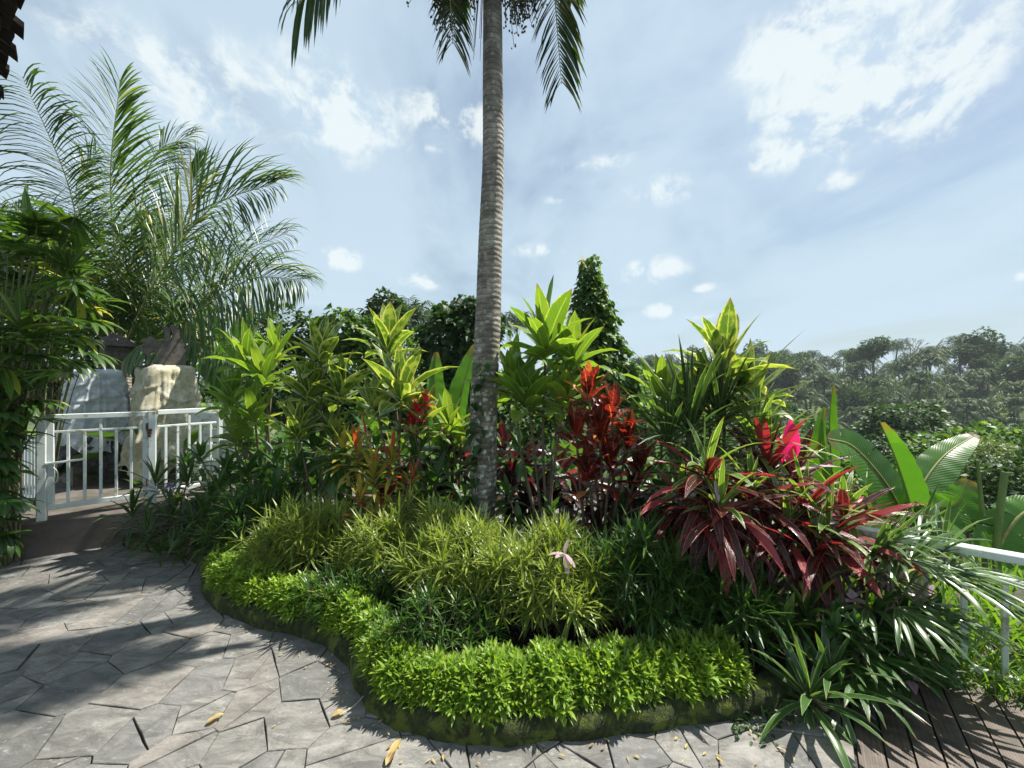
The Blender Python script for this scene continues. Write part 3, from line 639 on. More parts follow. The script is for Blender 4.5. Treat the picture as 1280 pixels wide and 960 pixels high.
def lump(d,ph,amp=.18):
    return 1+amp*(np.sin(d[:,0]*4+ph[0])*np.sin(d[:,1]*4+ph[1])+.6*np.sin(d[:,2]*7+ph[2]+d[:,0]*5)+.4*np.sin(d[:,0]*11+ph[3])*np.sin(d[:,1]*10+ph[1]))
def mound(name,label,c,rad,k,nl,L,W,mat,cat='shrub',group=None,el=(1.3,.1),droop=.35,zmin=-.2,prof=prof_lan,nseg=3):
    t=thing(name,label,cat,(c[0],c[1],.09),group)
    mb=MB(); d=nrm(rng.normal(0,1,(k*2,3))); d=d[d[:,2]>zmin][:k]; ph=U(0,6.28,4)
    r=lump(d,ph,.14)*U(.72,1.05,len(d)); C=np.asarray(c)+d*np.asarray(rad)*r[:,None]
    ax=nrm(d*[1,1,.8]+[0,0,.65]+rng.normal(0,.25,d.shape))
    shoots(mb,C,ax,nl,L,W,el,droop,prof,nseg); build('foliage',mb,M[mat],t)
    ms=MB()
    for i in range(0,len(C),max(1,len(C)//40)):
        b=np.array([c[0]+(C[i][0]-c[0])*.35,c[1]+(C[i][1]-c[1])*.35,.08]); tube(ms,spline([b,(b+C[i])/2+[0,0,.05],C[i]],6),[.006,.006,.005,.005,.004,.003],5,False)
    build('stem',ms,M['cane'],t); return t

# ---- border hedges along the kerb
def hedge(label,i0,i1,name='border_hedge',h=.30,w=.17,off=.15,k=260,nl=9,L=.052,W=.0165,mat='border'):
    idx=rng.uniform(i0,i1,k*2); ph=U(0,6.28,3); mb=MB()
    ang=U(-.12,np.pi+.1,len(idx)); ii=idx.astype(int); c=Ks[ii]+kn[ii]*off
    edge=np.minimum(1,np.minimum(idx-i0,i1-idx)/2.5+.55)
    lum=1+.13*np.sin(idx*.9+ph[0])+.10*np.sin(idx*2.1+ph[1]+ang*2)
    wr=w*lum*edge; hr=(h-.1)*lum*edge
    ox=np.cos(ang)*wr; oz=.12+np.maximum(np.sin(ang),-.15)*hr
    depth=U(.8,1.04,len(idx)); xy=c-kn[ii]*(ox*depth)[:,None]; f=idx-ii; xy=xy+kt[ii]*(f*.02)[:,None]
    C=np.c_[xy,.1+(oz-.1)*depth]
    ax=np.c_[-kn[ii]*np.cos(ang)[:,None],np.sin(ang)+.75]; ax=nrm(ax+rng.normal(0,.22,ax.shape))
    base=Ks[int((i0+i1)/2)]+kn[int((i0+i1)/2)]*off
    t=thing(name,label,'hedge',(base[0],base[1],.09))
    shoots(mb,C,ax,nl,L,W,(1.15,-.2),.25,prof_lan,3,.3); build('foliage',mb,M[mat],t)
    ms=MB()
    for i in range(0,len(C),9):
        b=np.array([*(c[i]),.08]); tube(ms,[b,(b+C[i])/2+[0,0,.03],C[i]],[.004,.003,.002],4,False)
    build('stem',ms,M['stem'],t); return t
hedge('long bright green border hedge on the left stretch of the curved kerb',29,63,k=640,h=.25,w=.12,off=.16)
hedge('small rounded green bush sitting on the inside bend of the kerb',63,74.5,k=260,h=.24,w=.12,off=.17)
hedge('yellowish bright bush at the front bend of the kerb, nearest the paving',73,84,k=240,h=.215,w=.115,off=.155)
hedge('leggy bright bush just right of the front bend of the kerb',82.5,93,k=240,h=.215,w=.12,off=.17)
hedge('long bright green border hedge on the right stretch of the kerb',91.5,122,k=1050,h=.235,w=.15,off=.20)

# ---- narrow leaf mounds
mound('narrow_leaf_shrub','bright yellow-green narrow-leaved mound in front of the tall palm trunk',(-.32,2.62,.36),(.42,.36,.34),225,15,0.146,0.0124,'narrow',el=(1.15,-.35),droop=.12)
mound('narrow_leaf_shrub','green narrow-leaved mound left of the palm trunk, behind the yellow-green one',(-.85,2.95,.32),(.40,.34,.34),164,15,0.146,0.0124,'narrow',el=(1.15,-.35),droop=.12)
mound('narrow_leaf_shrub','narrow-leaved shrub with pale sunlit tips behind the left border hedge',(-1.62,3.10,.34),(.42,.30,.32),177,15,0.146,0.0124,'narrow',el=(1.15,-.35),droop=.12)
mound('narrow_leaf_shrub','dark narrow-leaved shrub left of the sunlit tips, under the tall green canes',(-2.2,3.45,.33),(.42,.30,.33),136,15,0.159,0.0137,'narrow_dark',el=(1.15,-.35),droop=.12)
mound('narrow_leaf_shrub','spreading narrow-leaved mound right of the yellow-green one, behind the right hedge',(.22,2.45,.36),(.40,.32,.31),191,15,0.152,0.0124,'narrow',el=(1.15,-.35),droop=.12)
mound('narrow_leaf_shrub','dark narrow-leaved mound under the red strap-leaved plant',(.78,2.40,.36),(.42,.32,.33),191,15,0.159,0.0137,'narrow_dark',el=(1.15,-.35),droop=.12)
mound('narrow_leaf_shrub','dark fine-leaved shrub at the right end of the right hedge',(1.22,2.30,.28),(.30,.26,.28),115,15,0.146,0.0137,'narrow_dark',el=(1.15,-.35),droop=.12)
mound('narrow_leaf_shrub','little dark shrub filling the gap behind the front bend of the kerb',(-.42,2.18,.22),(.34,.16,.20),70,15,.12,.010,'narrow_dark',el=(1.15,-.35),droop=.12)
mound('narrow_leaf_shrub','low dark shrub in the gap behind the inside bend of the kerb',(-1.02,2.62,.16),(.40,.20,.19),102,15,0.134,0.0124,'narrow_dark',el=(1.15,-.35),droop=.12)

# ---- left corner plants by the gate
cane_plant('spider_shrub','dark strappy shrub with pale striped leaves in front of the gate post','shrub',(-3.25,3.75,.09),[(165,640,3.65,1),(195,600,3.75,1),(215,640,3.6,1.1),(185,665,3.5,.9),(235,600,3.7,1),(240,650,3.5,1)],'dracaena',.30,.030,22,(1.4,-.2),.9,prof_strap,nseg=5,stemr=.008)
cane_plant('spider_shrub','dark strappy shrub left of the border hedge at the paving edge','shrub',(-2.9,3.55,.09),[(225,680,3.5,.9),(255,640,3.55,1),(275,610,3.7,1),(200,690,3.5,.7),(255,670,3.4,.8)],'narrow_dark',.24,.022,24,(1.4,-.2),.9,prof_strap,nseg=5,stemr=.007)
cane_plant('dark_shrub','dark green leafy shrub behind the violet flower near the fence panel','shrub',(-2.85,4.15,.09),[(250,570,4.1,1),(285,590,4.0,1),(265,620,3.9,.9),(310,560,4.2,1),(330,600,4.0,1),(235,580,4.2,.9)],'ti_dark',.26,.055,18,(1.3,-.1),.7,prof_lan,nseg=5,stemr=.008)
mb=MB(); ribbons(mb,np.repeat([P(212,610,3.55)],6,0),dirs(6,.9,.2),.045,.028,.3,3,prof_ell,.2)
tag(build('violet_flower',mb,M['flower']),'single violet flower above the dark strappy shrub by the gate','flower')
mb=MB(); ribbons(mb,np.repeat([P(222,622,3.5)],9,0),dirs(9,1.2,.1),.06,.016,.3,3,prof_lan,.2)
tag(build('pale_sprout',mb,M['yellow']),'small pale yellow sprout below the violet flower','plant')

# ---- tall ti plants
TG='tall green cane plants'
cane_plant('ti_plant','lime green cane plant farthest left, right of the stained cloth statue','plant',(-2.55,4.1,.09),[(308,450,4.15,1),(330,470,4.0,1),(290,500,4.1,.9),(345,440,4.3,.9),(318,520,3.9,.9),(296,545,4.0,.8)],'ti',0.44,0.128,19,group=TG)
cane_plant('ti_plant','tall cane plant with yellowish upright leaves between the leftmost one and the philodendron','plant',(-1.85,3.85,.09),[(402,445,3.85,1.05),(425,490,3.9,.95),(385,490,3.8,.9),(372,540,3.6,.8),(420,545,3.8,.8)],'ti_b',0.44,0.128,19,group=TG)
cane_plant('ti_plant','cane plant with broad arching leaves above the yellow croton','plant',(-1.12,3.75,.09),[(486,435,3.85,1),(502,490,3.55,1.1),(470,510,3.7,.9),(525,530,3.6,.9)],'ti_b',0.46,0.139,19,group=TG)
cane_plant('ti_plant','small upright cane plant just left of the palm trunk','plant',(-.55,3.75,.09),[(562,530,3.75,.9),(576,545,3.9,.8)],'ti',0.40,0.107,18,group=TG)
cane_plant('ti_plant','tallest lime green cane plant right of the palm trunk','plant',(.28,3.4,.09),[(682,430,3.4,1.15),(716,448,3.5,1),(660,500,3.35,.95),(642,480,3.5,.95),(705,500,3.4,.85)],'ti',0.48,0.144,20,group=TG)
cane_plant('ti_plant','lime green cane plant rising behind the spiky dracaena on the right','plant',(1.55,3.0,.09),[(906,458,3.0,1.1),(935,500,3.0,.95),(885,490,3.1,.9)],'ti_b',0.46,0.134,19,group=TG)
cane_plant('ti_plant','short cane plant with rounded pale tips between the orange croton and the dracaena','plant',(1.15,3.3,.09),[(828,490,3.3,1),(850,500,3.3,.8)],'ti',0.36,0.128,17,group=TG)
cane_plant('leafy_understorey','dark glossy understorey plant below the leftmost lime cane plants','plant',(-2.2,3.9,.09),[(345,575,3.9,1),(310,590,3.8,1),(375,590,3.7,.9),(345,610,3.6,.9),(395,560,3.8,1)],'ti_dark',.32,.085,14,(1.2,-.2),.9)
cane_plant('leafy_understorey','dark glossy understorey plant between the yellow croton and the palm trunk','plant',(-.75,3.5,.09),[(520,570,3.6,1),(545,600,3.5,1),(555,560,3.8,.9),(575,630,3.5,.8),(530,630,3.4,.8)],'ti_dark',.30,.085,14,(1.2,-.2),.9)
cane_plant('leafy_understorey','green understorey plant at the foot of the tallest lime cane plant','plant',(.3,3.2,.09),[(650,560,3.5,1),(690,570,3.5,.9),(635,620,3.4,.8),(650,655,3.2,.7),(690,640,3.3,.7)],'ti_dark',.26,.075,13,(1.2,-.2),.8)
# ---- maroon understorey
for (lab,base,hd) in [
 ('dark maroon leafy shrub left of the palm trunk with a few red leaves',(-.95,3.65,.09),[(505,600,3.7,1),(480,620,3.6,1),(535,590,3.8,1),(550,640,3.6,1),(515,650,3.5,.9)]),
 ('dark maroon leafy shrub right of the palm trunk in front of the rear railing',(.15,3.7,.09),[(640,590,3.8,1),(665,610,3.7,1),(650,640,3.7,.9),(690,620,3.6,1),(630,560,3.9,.8)]),
 ('dark maroon leafy shrub beneath the orange-red croton',(.75,3.1,.09),[(725,610,3.2,1.1),(760,630,3.1,1.1),(790,610,3.1,1.1),(745,660,3.0,1),(800,650,3.0,1)]),
 ('dark maroon leafy shrub beneath the strap-leaved plants on the right',(1.4,2.7,.09),[(880,680,2.7,1.1),(920,700,2.6,1.1),(960,720,2.5,1),(860,720,2.6,1),(905,740,2.5,1),(840,660,2.8,1.1),(930,760,2.4,.9)])]:
    cane_plant('maroon_shrub',lab,'shrub',base,hd,'maroon',.22,.07,18,(1.3,-.5),.8,prof_ell,nseg=5,stemr=.008,spread=.30)
for (lab,base,hd,mt) in [  # dark filler bushes, added to deepen the understorey shadow and hide the rear railing
 ('dark glossy bush in front of the rear railing, behind the red-bracted plant',(-1.3,3.95,.09),[(440,600,4.1,1),(470,560,4.1,1),(500,570,4.1,1),(455,530,4.1,1),(485,620,4.0,1),(430,640,3.9,1)],'ti_dark'),
 ('dark glossy bush in front of the rear railing, behind the leftmost lime canes',(-2.5,4.3,.09),[(300,560,4.4,1),(330,540,4.4,1),(360,560,4.3,1),(390,600,4.2,1),(340,620,4.1,1),(405,560,4.3,1),(280,600,4.3,1)],'ti_dark'),
 ('dark glossy bush in front of the rear railing, directly behind the palm trunk',(-.35,4.0,.09),[(560,560,4.1,1),(590,540,4.1,1),(630,550,4.1,1),(600,600,4.0,1),(640,600,4.0,1),(560,620,3.9,1)],'maroon'),
 ('dark glossy bush in front of the rear railing, between trunk and orange croton',(.45,3.75,.09),[(660,570,3.8,1),(700,580,3.8,1),(680,620,3.7,1),(720,620,3.6,1),(740,590,3.6,1),(655,640,3.6,1)],'maroon'),
 ('dark glossy bush right of the orange croton, under the spiky dracaena',(1.05,3.2,.09),[(800,590,3.3,1),(830,610,3.2,1),(850,650,3.0,1),(815,650,3.1,1),(780,650,3.1,1),(790,690,2.9,.9)],'ti_dark')]:
    cane_plant('leafy_understorey',lab,'shrub',base,hd,mt,.30,.10,18,(1.3,-.6),.8,prof_ell,nseg=5,stemr=.009,spread=.35)
# ---- crotons
cane_plant('croton','orange-red croton glowing in the sun between the palm trunk and the strap-leaved plants','shrub',(.68,3.1,.09),[(735,485,3.1,1),(765,510,3.0,1),(750,540,3.0,1),(785,545,3.0,.95),(720,540,3.1,.95),(765,575,2.95,1),(735,585,3.0,.95),(800,580,2.95,.9)],'croton',.27,.10,15,(1.4,-.1),.5,prof_ell,nseg=5,fold=.25,spread=.22)
cane_plant('croton','yellow and orange croton with narrow curling leaves left of the palm trunk','shrub',(-1.2,3.5,.09),[(445,560,3.25,1.1),(468,590,3.15,1.1),(430,560,3.3,1),(490,570,3.25,1),(450,620,3.1,.9),(475,640,3.1,.8),(515,600,3.2,.8)],'croton_y',.24,.028,24,(1.4,-.3),.8,prof_strap,nseg=6,wave=.6,stemr=.007,spread=.2)
cane_plant('red_bract_plant','plant with clustered crimson bracts behind the arching cane leaves','plant',(-.85,3.8,.09),[(522,515,3.4,1.1),(532,500,3.4,1),(515,530,3.4,1)],'redflower',.11,.045,14,(1.3,-.3),.5,prof_ell,nseg=4,stemr=.006,spread=.05)
mb=MB(); ribbons(mb,[P(457,548,3.45)],[[-.15,0,1]],.26,.05,.1,6,prof_lan,.4); ribbons(mb,[P(462,560,3.45)],[[.1,.1,1]],.16,.04,.1,6,prof_lan,.4)
tag(build('pink_leaf',mb,M['pink']),'upright hot pink leaf standing above the yellow croton','leaf')
# philodendron
t=thing('philodendron','dark green philodendron with one large lobed hanging leaf in the left of the bed','plant',(-1.6,3.5,.09))
mb=MB(); c=P(418,560,3.3); ms=MB(); tube(ms,spline([(-1.6,3.5,.09),(-1.6,3.45,.7),c],12),.010,6); build('stem',ms,M['stem'],t)
for i,a in enumerate(np.linspace(-2.5,2.5,11)):
    D=[math.sin(a)*.8,-.25,-math.cos(a)*.9-.15]; ribbons(mb,[c+[0,0,-.12]],[D],.30*(1-.30*abs(a)/2.5),.115,.1,6,prof_strap,.1,0,.1)
build('leaf_blade',mb,M['ti_dark'],t)

# ---- spiky dracaena + strap leaved plants on the right
cane_plant('spiky_dracaena','spiky dark green dracaena below the right lime cane plant','plant',(1.35,2.95,.09),[(862,535,2.9,1.1),(900,520,2.95,1),(835,550,2.95,.85)],'dracaena',.62,.034,46,(1.5,-.25),.35,prof_strap,nseg=6,fold=.35,wave=0,stemr=.02,spread=.1)
cane_plant('strap_leaf_plant','yellow-green arching strap-leaved plant between the dracaena and the pink leaf','plant',(1.75,2.85,.09),[(945,545,2.8,1),(962,560,2.8,.8)],'green_strap',.50,.045,20,(1.3,0),.9,prof_strap,nseg=7,wave=.1,stemr=.015)
cane_plant('strap_leaf_plant','large strap-leaved plant with green crown and drooping crimson lower leaves','plant',(1.18,2.45,.09),[(884,595,2.45,1.0),(940,620,2.45,.85),(850,620,2.6,.8),(900,640,2.3,.8)],'red_strap',.50,.066,30,(.6,-.9),1.0,prof_strap,nseg=8,fold=.35,wave=.1,stemr=.02,young='green_strap',spread=.16,matn='old_leaves',yn=14,yl=.72,ye=(1.45,.0),yw=.7)
cane_plant('strap_leaf_plant','crimson and dark strap-leaved plant hanging toward the right railing','plant',(1.85,2.45,.09),[(1005,640,2.45,1),(1035,670,2.35,.95),(985,665,2.4,.9),(1055,650,2.5,.9),(1020,690,2.3,.8)],'red_strap',.46,.058,28,(.9,-.85),1.0,prof_strap,nseg=8,fold=.35,wave=.1,stemr=.02,young='green_strap',spread=.16,matn='old_leaves',yn=10,yl=.8,ye=(1.45,.0),yw=.7)
cane_plant('strap_leaf_plant','pink and maroon strap-leaved plant behind the large crimson one','plant',(1.65,2.7,.09),[(960,585,2.7,1),(990,600,2.75,.9)],'red_strap',.46,.055,22,(1.2,-.3),.7,prof_strap,nseg=7,fold=.3,wave=0,stemr=.015,young='red_strap')
t=thing('pink_leaf_cluster','large hot pink leaves standing behind the crimson strap leaves near the banana','leaf',P(988,585,2.6))
for B_,D_,L_,W_ in ((P(986,580,2.6),[.03,0,1],.30,.11),(P(992,585,2.62),[.12,0,1],.27,.09),(P(978,580,2.62),[-.2,0,1],.2,.05)):
    mb=MB(); ribbons(mb,[B_],[D_],L_,W_,.05,7,prof_ell,.5); build('leaf',mb,M['pink'],t)
0 and tag(None,'large hot pink leaf standing behind the crimson strap leaves near the banana','leaf')
for B_,D_,L_,W_,lab in ((P(990,590,2.5),[.9,-.1,.25],.30,.06,'long silvery pink leaf pointing right beneath the hot pink leaves'),(P(996,600,2.48),[.7,-.3,-.05],.24,.05,'drooping silvery leaf just below the long silvery pink one'),
    (P(893,600,2.3),[.1,-.2,-1],.13,.045,'small silvery leaf hanging from the crown of the large crimson plant'),(P(1060,690,2.2),[.5,-.1,.2],.12,.05,'small silvery leaf beside the right end of the crimson leaves')):
    mb=MB(); ribbons(mb,[B_],[D_],L_,W_,.3,6,prof_ell,.3); tag(build('pale_leaf',mb,M['pale']),lab,'leaf')
# pale tri-leaf in front
t=thing('pale_leaf_plant','small plant with five pale pinkish leaves over the right narrow-leaved mound','plant',(.38,2.45,.09))
c=P(706,692,2.25); mb=MB(); ribbons(mb,np.repeat([c],5,0),[[-.9,-.2,.15],[-.5,-.5,.1],[.1,-.5,-.8],[.5,-.4,-.5],[.15,-.2,.9]],[.10,.09,.12,.10,.10],.036,.3,5,prof_ell,.2); build('foliage',mb,M['pale'],t)
ms=MB(); tube(ms,spline([(.38,2.45,.09),(.36,2.4,.4),c],10),.004,5); build('stem',ms,M['cane'],t)
t=thing('pale_leaf_plant','tiny pale leaves sprouting at the foot of the palm trunk','plant',(.0,3.25,.09))
mb=MB()
for (x,y) in ((600,660),(622,652),(650,668),(560,690)): ribbons(mb,np.repeat([P(x,y,3.05)],3,0),dirs(3,.8,-.3),.08,.035,.3,4,prof_ell,.2)
build('foliage',mb,M['pale'],t)

# ---- fan palms (lady palm): petiole + fan of leaflets
def fan(mb,ms,b,c,D,n=9,L=.32,W=.032,droop=.6,span=2.4,nseg=5):
    D=nrm(np.asarray(D,float)); tube(ms,spline([b,(np.asarray(b)+c)/2+[0,0,.06],c],8),np.linspace(.006,.0035,8),5,False)
    s=np.cross(D,[0,0,1.]); s=nrm(s) if np.linalg.norm(s)>.05 else np.array([1.,0,0]); up=np.cross(s,D)
    a=np.linspace(-span/2,span/2,n)+U(-.08,.08,n)
    DD=D[None]*np.cos(a)[:,None]+s[None]*np.sin(a)[:,None]+up[None]*U(-.05,.2,n)[:,None]
    ribbons(mb,np.repeat([c],n,0),DD,L*(1-.25*np.abs(a)/span*2)*U(.85,1.1,n),W*U(.8,1.15,n),droop*U(.7,1.4,n),nseg,prof_strap,.3,0,.05)
def fan_palm(name,label,base,fans,mat,L=.32,W=.03,n=9,droop=.6,group=None,yellow=None):
    t=thing(name,label,'palm',base,group); mb=MB(); ms=MB(); my=MB()
    for i,(px,py,Y,dx,dy,dz,*r) in enumerate(fans):
        c=P(px,py,Y); b=np.array([base[0]+(c[0]-base[0])*.4+U(-.04,.04),base[1]+(c[1]-base[1])*.4,base[2]+(c[2]-base[2])*.55])
        tube(ms,[(base[0]+U(-.08,.08),base[1]+U(-.08,.08),base[2]),b],[.012,.009],6,False)
        fan(my if (yellow and i in yellow) else mb,ms,b,c,(dx,dy,dz),n,L*(r[0] if r else 1),W,droop)
    build('foliage',mb,M[mat],t); build('stem',ms,M['stem'],t)
    if yellow: build('yellow_leaves',my,M['yellow'],t)
    return t
# big one at the far left
def rfans(n,x0,x1,y0,y1,Y0,Y1,up=.1):
    out=[]
    for i in range(n):
        x=U(x0,x1); y=y0+(y1-y0)*((i+.5)/n)+U(-8,8); 
        out.append((x,y,U(Y0,Y1),U(-.5,1.0),U(-1.,.2),U(-.35,.55)+up))
    return out
fan_palm('lady_palm','tall glossy fan palm filling the left edge above the gate',(-4.85,3.7,.1),rfans(70,-30,100,268,470,3.2,4.0)+rfans(18,-30,25,460,560,3.2,3.6),'fan',.38,.056,9,.65)
fan_palm('lady_palm','second glossy fan palm leaning over the pale checked cloth, with yellow leaves',(-5.0,4.15,.1),[(100,385,3.9,.8,-.4,.1),(112,400,3.8,.9,-.3,-.2),(118,380,4.0,.6,-.2,.4),(95,420,3.8,.8,-.5,-.3),(75,400,3.8,.4,-.8,0),(85,450,3.8,.9,-.4,-.3),(60,460,3.7,.6,-.7,-.2),(110,440,4.0,.7,-.2,-.2),(45,500,3.6,.6,-.7,-.2),(70,350,4.0,.5,-.3,.5)],'fan',.36,.050,9,.8,yellow=[0])
fan_palm('lady_palm','dark fan palm low at the left edge beside the gate post',(-4.5,3.5,.0),rfans(40,-30,8,520,690,3.1,3.5,-.1),'ti_dark',.26,.05,8,.8)
mb=MB(); ms=MB()
t=thing('cane_clump','clump of thin brown canes at the left edge below the fan palms','plant',(-4.25,3.45,0))
for i in range(16):
    b=P(U(-10,28),700,3.5)*[1,1,0]; tube(ms,spline([b,b+[U(-.05,.05),U(-.05,.05),.8],b+[U(-.15,.1),U(-.1,.1),1.7]],8),U(.007,.013),6,False)
build('stem',ms,M['cane'],t)
for z in np.linspace(.1,1.5,40):
    pass
# right side fan palms
RFp=[(1110,690,2.25,.2,-.3,.9,1.1),(1108,692,2.25,.9,-.2,.2,1),(1108,694,2.25,-.7,-.3,.4,1),(1150,672,2.4,.3,-.2,.9,.9),
     (1178,690,2.2,.3,-.1,.95,1.0),(1185,715,2.05,1,-.2,.25,1.15),(1180,720,2.0,.7,-.6,-.1,1.15),(1130,745,2.1,.7,-.5,-.25,1.0),(1120,760,2.0,.3,-.7,-.1,1),(1095,720,2.2,-.4,-.5,.3,.9),(1160,755,2.1,.9,-.2,-.2,1.1),(1085,760,2.1,-.3,-.6,.1,.8),(1105,680,2.2,.6,-.5,.5,1.),(1140,700,2.1,.5,-.3,.7,.9),(1160,715,2.1,.8,-.5,.3,1.),(1120,700,2.15,.1,-.8,.2,.9),(1090,700,2.2,.2,-.3,.9,.9)]
fan_palm('fan_palm','fan palm with long pale-striped leaflets reaching over the right railing',(1.95,2.12,.05),RFp,'fan_var',.38,.026,10,.6)
fan_palm('fan_palm','dark fan palm at the base of the right railing behind the spreading rosette',(1.75,2.0,.05),[(1060,790,2.05,.6,-.5,.3),(1110,800,2.0,.8,-.4,.1),(1080,820,1.95,.5,-.6,.2),(1120,830,1.95,.9,-.2,.1),(1050,830,2.0,0,-.7,.4),(1090,770,2.1,.3,-.3,.8),(1140,810,2.0,.9,.0,.3),(1070,850,1.9,.3,-.8,.1),(1030,800,2.1,-.3,-.4,.6),(1130,780,2.1,.5,0,.7)],'ti_dark',.28,.028,9,.6)
cane_plant('strap_rosette','spreading rosette of long pale-edged leaves low beside the wooden deck','plant',(1.43,1.95,.02),[(1012,868,1.88,1.05),(1035,850,1.95,.85)],'fan_var',.36,.034,26,(1.35,-.35),.9,prof_strap,nseg=8,fold=.35,wave=0,stemr=.015,spread=.06)
cane_plant('strap_rosette','small dark rosette with a few lime leaves under the hanging crimson leaves','plant',(1.6,2.15,.05),[(1010,770,2.15,.9),(985,790,2.1,.8),(1050,760,2.2,.8)],'ti_dark',.28,.045,16,(1.3,-.3),.8,prof_strap,young='ti')
t=thing('variegated_shrub','low shrub with whitish variegated leaves between the railing and the deck','shrub',(1.95,2.1,.05))
mb=MB(); C=np.array([P(U(1060,1180),U(700,850),U(2.0,2.3)) for _ in range(26)]); shoots(mb,C,np.repeat([[.1,-.4,.8]],26,0),6,.07,.04,(1.1,.1),.3,prof_heart,4); build('foliage',mb,M['pale'],t)
mb=MB(); C=np.array([P(U(1040,1190),U(760,890),U(1.95,2.35)) for _ in range(120)]); shoots(mb,C,np.repeat([[.1,-.4,.8]],120,0),8,.08,.03,(1.1,.0),.3,prof_ell,4); build('under_leaves',mb,M['ti_dark'],t)

# ------------------------------------------------------------ main palm
tp=[P(600,700,3.42),P(600,660,3.45),P(604,600,3.47),P(605,500,3.5),P(610,400,3.52),P(613,300,3.55),P(616.5,200,3.58),P(616,100,3.6),P(615.5,0,3.62),P(613,-120,3.65),P(612,-190,3.66)]
tp=spline(tp,420); zz=tp[:,2]
wpx=np.interp(zz,[P(0,y,3.5)[2] for y in (665,600,500,400,300,200,100,0,-200)],[35,33,34,32,30,27.5,26,24.5,20])
rad=wpx/2*3.5/F; saw=np.mod(zz+.02*np.sin(zz*9),.052)/.052
rad=rad*(1+.022*(saw-.5)*np.interp(zz,[.5,1.5],[.4,1]))+.02*np.exp(-(zz-.0)*6)
ap=thing('areca_palm','tall slender ringed palm trunk in the middle with hanging fronds and fruit','palm',(tp[0][0],tp[0][1],.0))
mb=MB(); tube(mb,tp,rad,26,False); 
build('trunk',mb,M['trunk'],ap)
def frond(mb,mr,ctrl,Lmax,npair,W,droop=.8,fwd=.55,r0=.02,start=.12,nseg=4,up=.15,jit=.1,prof=prof_strap,both=True,taper=.35,lift=None):
    pts=spline(ctrl,46); T,S,N=frame(pts)
    # keep side axis horizontal-ish
    Sh=nrm(np.cross(T,[0,0,1.])+1e-4); tube(mr,pts,np.linspace(r0,r0*.15,46),6,False)
    u=np.linspace(start,.995,npair); k=u*45; i=np.clip(k.astype(int),0,44); f=(k-i)[:,None]
    p=pts[i]*(1-f)+pts[np.minimum(i+1,45)]*f; t_=T[i]; s_=Sh[i] if lift is None else nrm(np.cross(T[i],np.asarray(lift,float))); n_=np.cross(s_,t_)
    Lp=Lmax*np.clip(.45+1.6*u,0,1)*(1-(1-taper)*np.clip((u-.5)/.5,0,1)**1.6)
    for sg in ((1,-1) if both else (1,)):
        fw=fwd+.5*u[:,None]**2
        D=t_*fw+sg*s_*.85+n_*up+rng.normal(0,jit,(npair,3))
        ribbons(mb,p+s_*sg*.004,D,Lp*U(.88,1.08,npair),W*(.6+.4*(1-u)),droop*U(.7,1.3,npair),nseg,prof,.45,0,0)
def add_frond(root,name,ctrl,mat,**kw):
    mb=MB(); mr=MB(); frond(mb,mr,ctrl,**kw); o=build(name,mb,M[mat],root); r=build('rachis',mr,M['rachis'],root); r.parent=o; return o
C0=tp[-1]
def A(px,py,Y): return P(px,py,Y)
fr=[[C0,A(530,-230,3.6),A(440,-95,3.4),A(372,5,3.3)],
    [C0,A(580,-200,3.5),A(562,-60,3.35),A(566,55,3.3)],
    [C0,A(665,-210,3.6),A(688,-60,3.5),A(702,105,3.45)],
    [C0,A(700,-300,3.7),A(810,-220,3.9),A(800,-75,4.0)]]
add_frond(ap,'frond',fr[0],'frond_top',Lmax=.62,npair=60,W=.030,droop=3.2,start=.3,taper=.8)
add_frond(ap,'frond',fr[1],'frond_top',Lmax=.40,npair=60,W=.056,droop=.8,start=.25,fwd=.95,taper=.8,lift=(.3,-1,0),up=.1)
add_frond(ap,'frond',fr[2],'frond_top',Lmax=.62,npair=72,W=.062,droop=.8,start=.3,fwd=1.0,taper=.6,lift=(.2,-1,0),up=.1)
add_frond(ap,'frond',fr[3],'frond_top',Lmax=.50,npair=36,W=.034,droop=2.0,start=.3)
for az,ln in ((1.0,1.9),(1.9,1.9),(2.7,1.9),(3.4,1.9),(4.1,1.9),(5.6,1.9),(.2,1.8)):  # out-of-frame fronds, added and thickened so their shadow falls on the paving
    h=np.array([math.cos(az),math.sin(az),0])
    add_frond(ap,'frond',[C0,C0+h*.6+[0,0,.75],C0+h*1.3+[0,0,.7],C0+h*1.9+[0,0,.2]],'frond_top',Lmax=.7,npair=56,W=.065,droop=1.2,start=.2)
# fruit clusters
def cluster(root,c0,end,nstr,spread,seed,fruit=True,mat='fruit'):
    r=np.random.default_rng(seed); ms=MB(); mf=MB()
    for s in range(nstr):
        e=np.asarray(end)+r.normal(0,1,3)*spread; mid=(np.asarray(c0)+e)/2+[0,0,.12]; pts=spline([c0,mid,e],12); tube(ms,pts,np.linspace(.006,.002,12),4,False)
        if fruit:
            for kx in range(4,12):
                for q in range(3):
                    c=pts[kx]+r.normal(0,.014,3); rr=r.uniform(.006,.010); n=6
                    th=np.linspace(0,np.pi,5); ring=[(c+[rr*math.sin(a)*math.cos(b),rr*math.sin(a)*math.sin(b),rr*1.25*math.cos(a)]) for a in th for b in np.linspace(0,6.283,n,endpoint=False)]
                    i_=np.arange(4)[:,None]*n; j_=np.arange(n)[None]; j2=(j_+1)%n
                    mf.add(ring,np.stack([i_+j_,i_+j2,i_+n+j2,i_+n+j_],-1).reshape(-1,4))
    o=build('fruit_cluster',ms,M['fruit_dry'],root)
    if fruit: f_=build('fruit',mf,M[mat],root); f_.parent=o; f_['kind']='stuff'
cluster(ap,A(622,-90,3.62),A(652,12,3.5),70,.085,1)
cluster(ap,A(600,-90,3.55),A(563,8,3.4),80,.095,2,mat='fruit_dry')
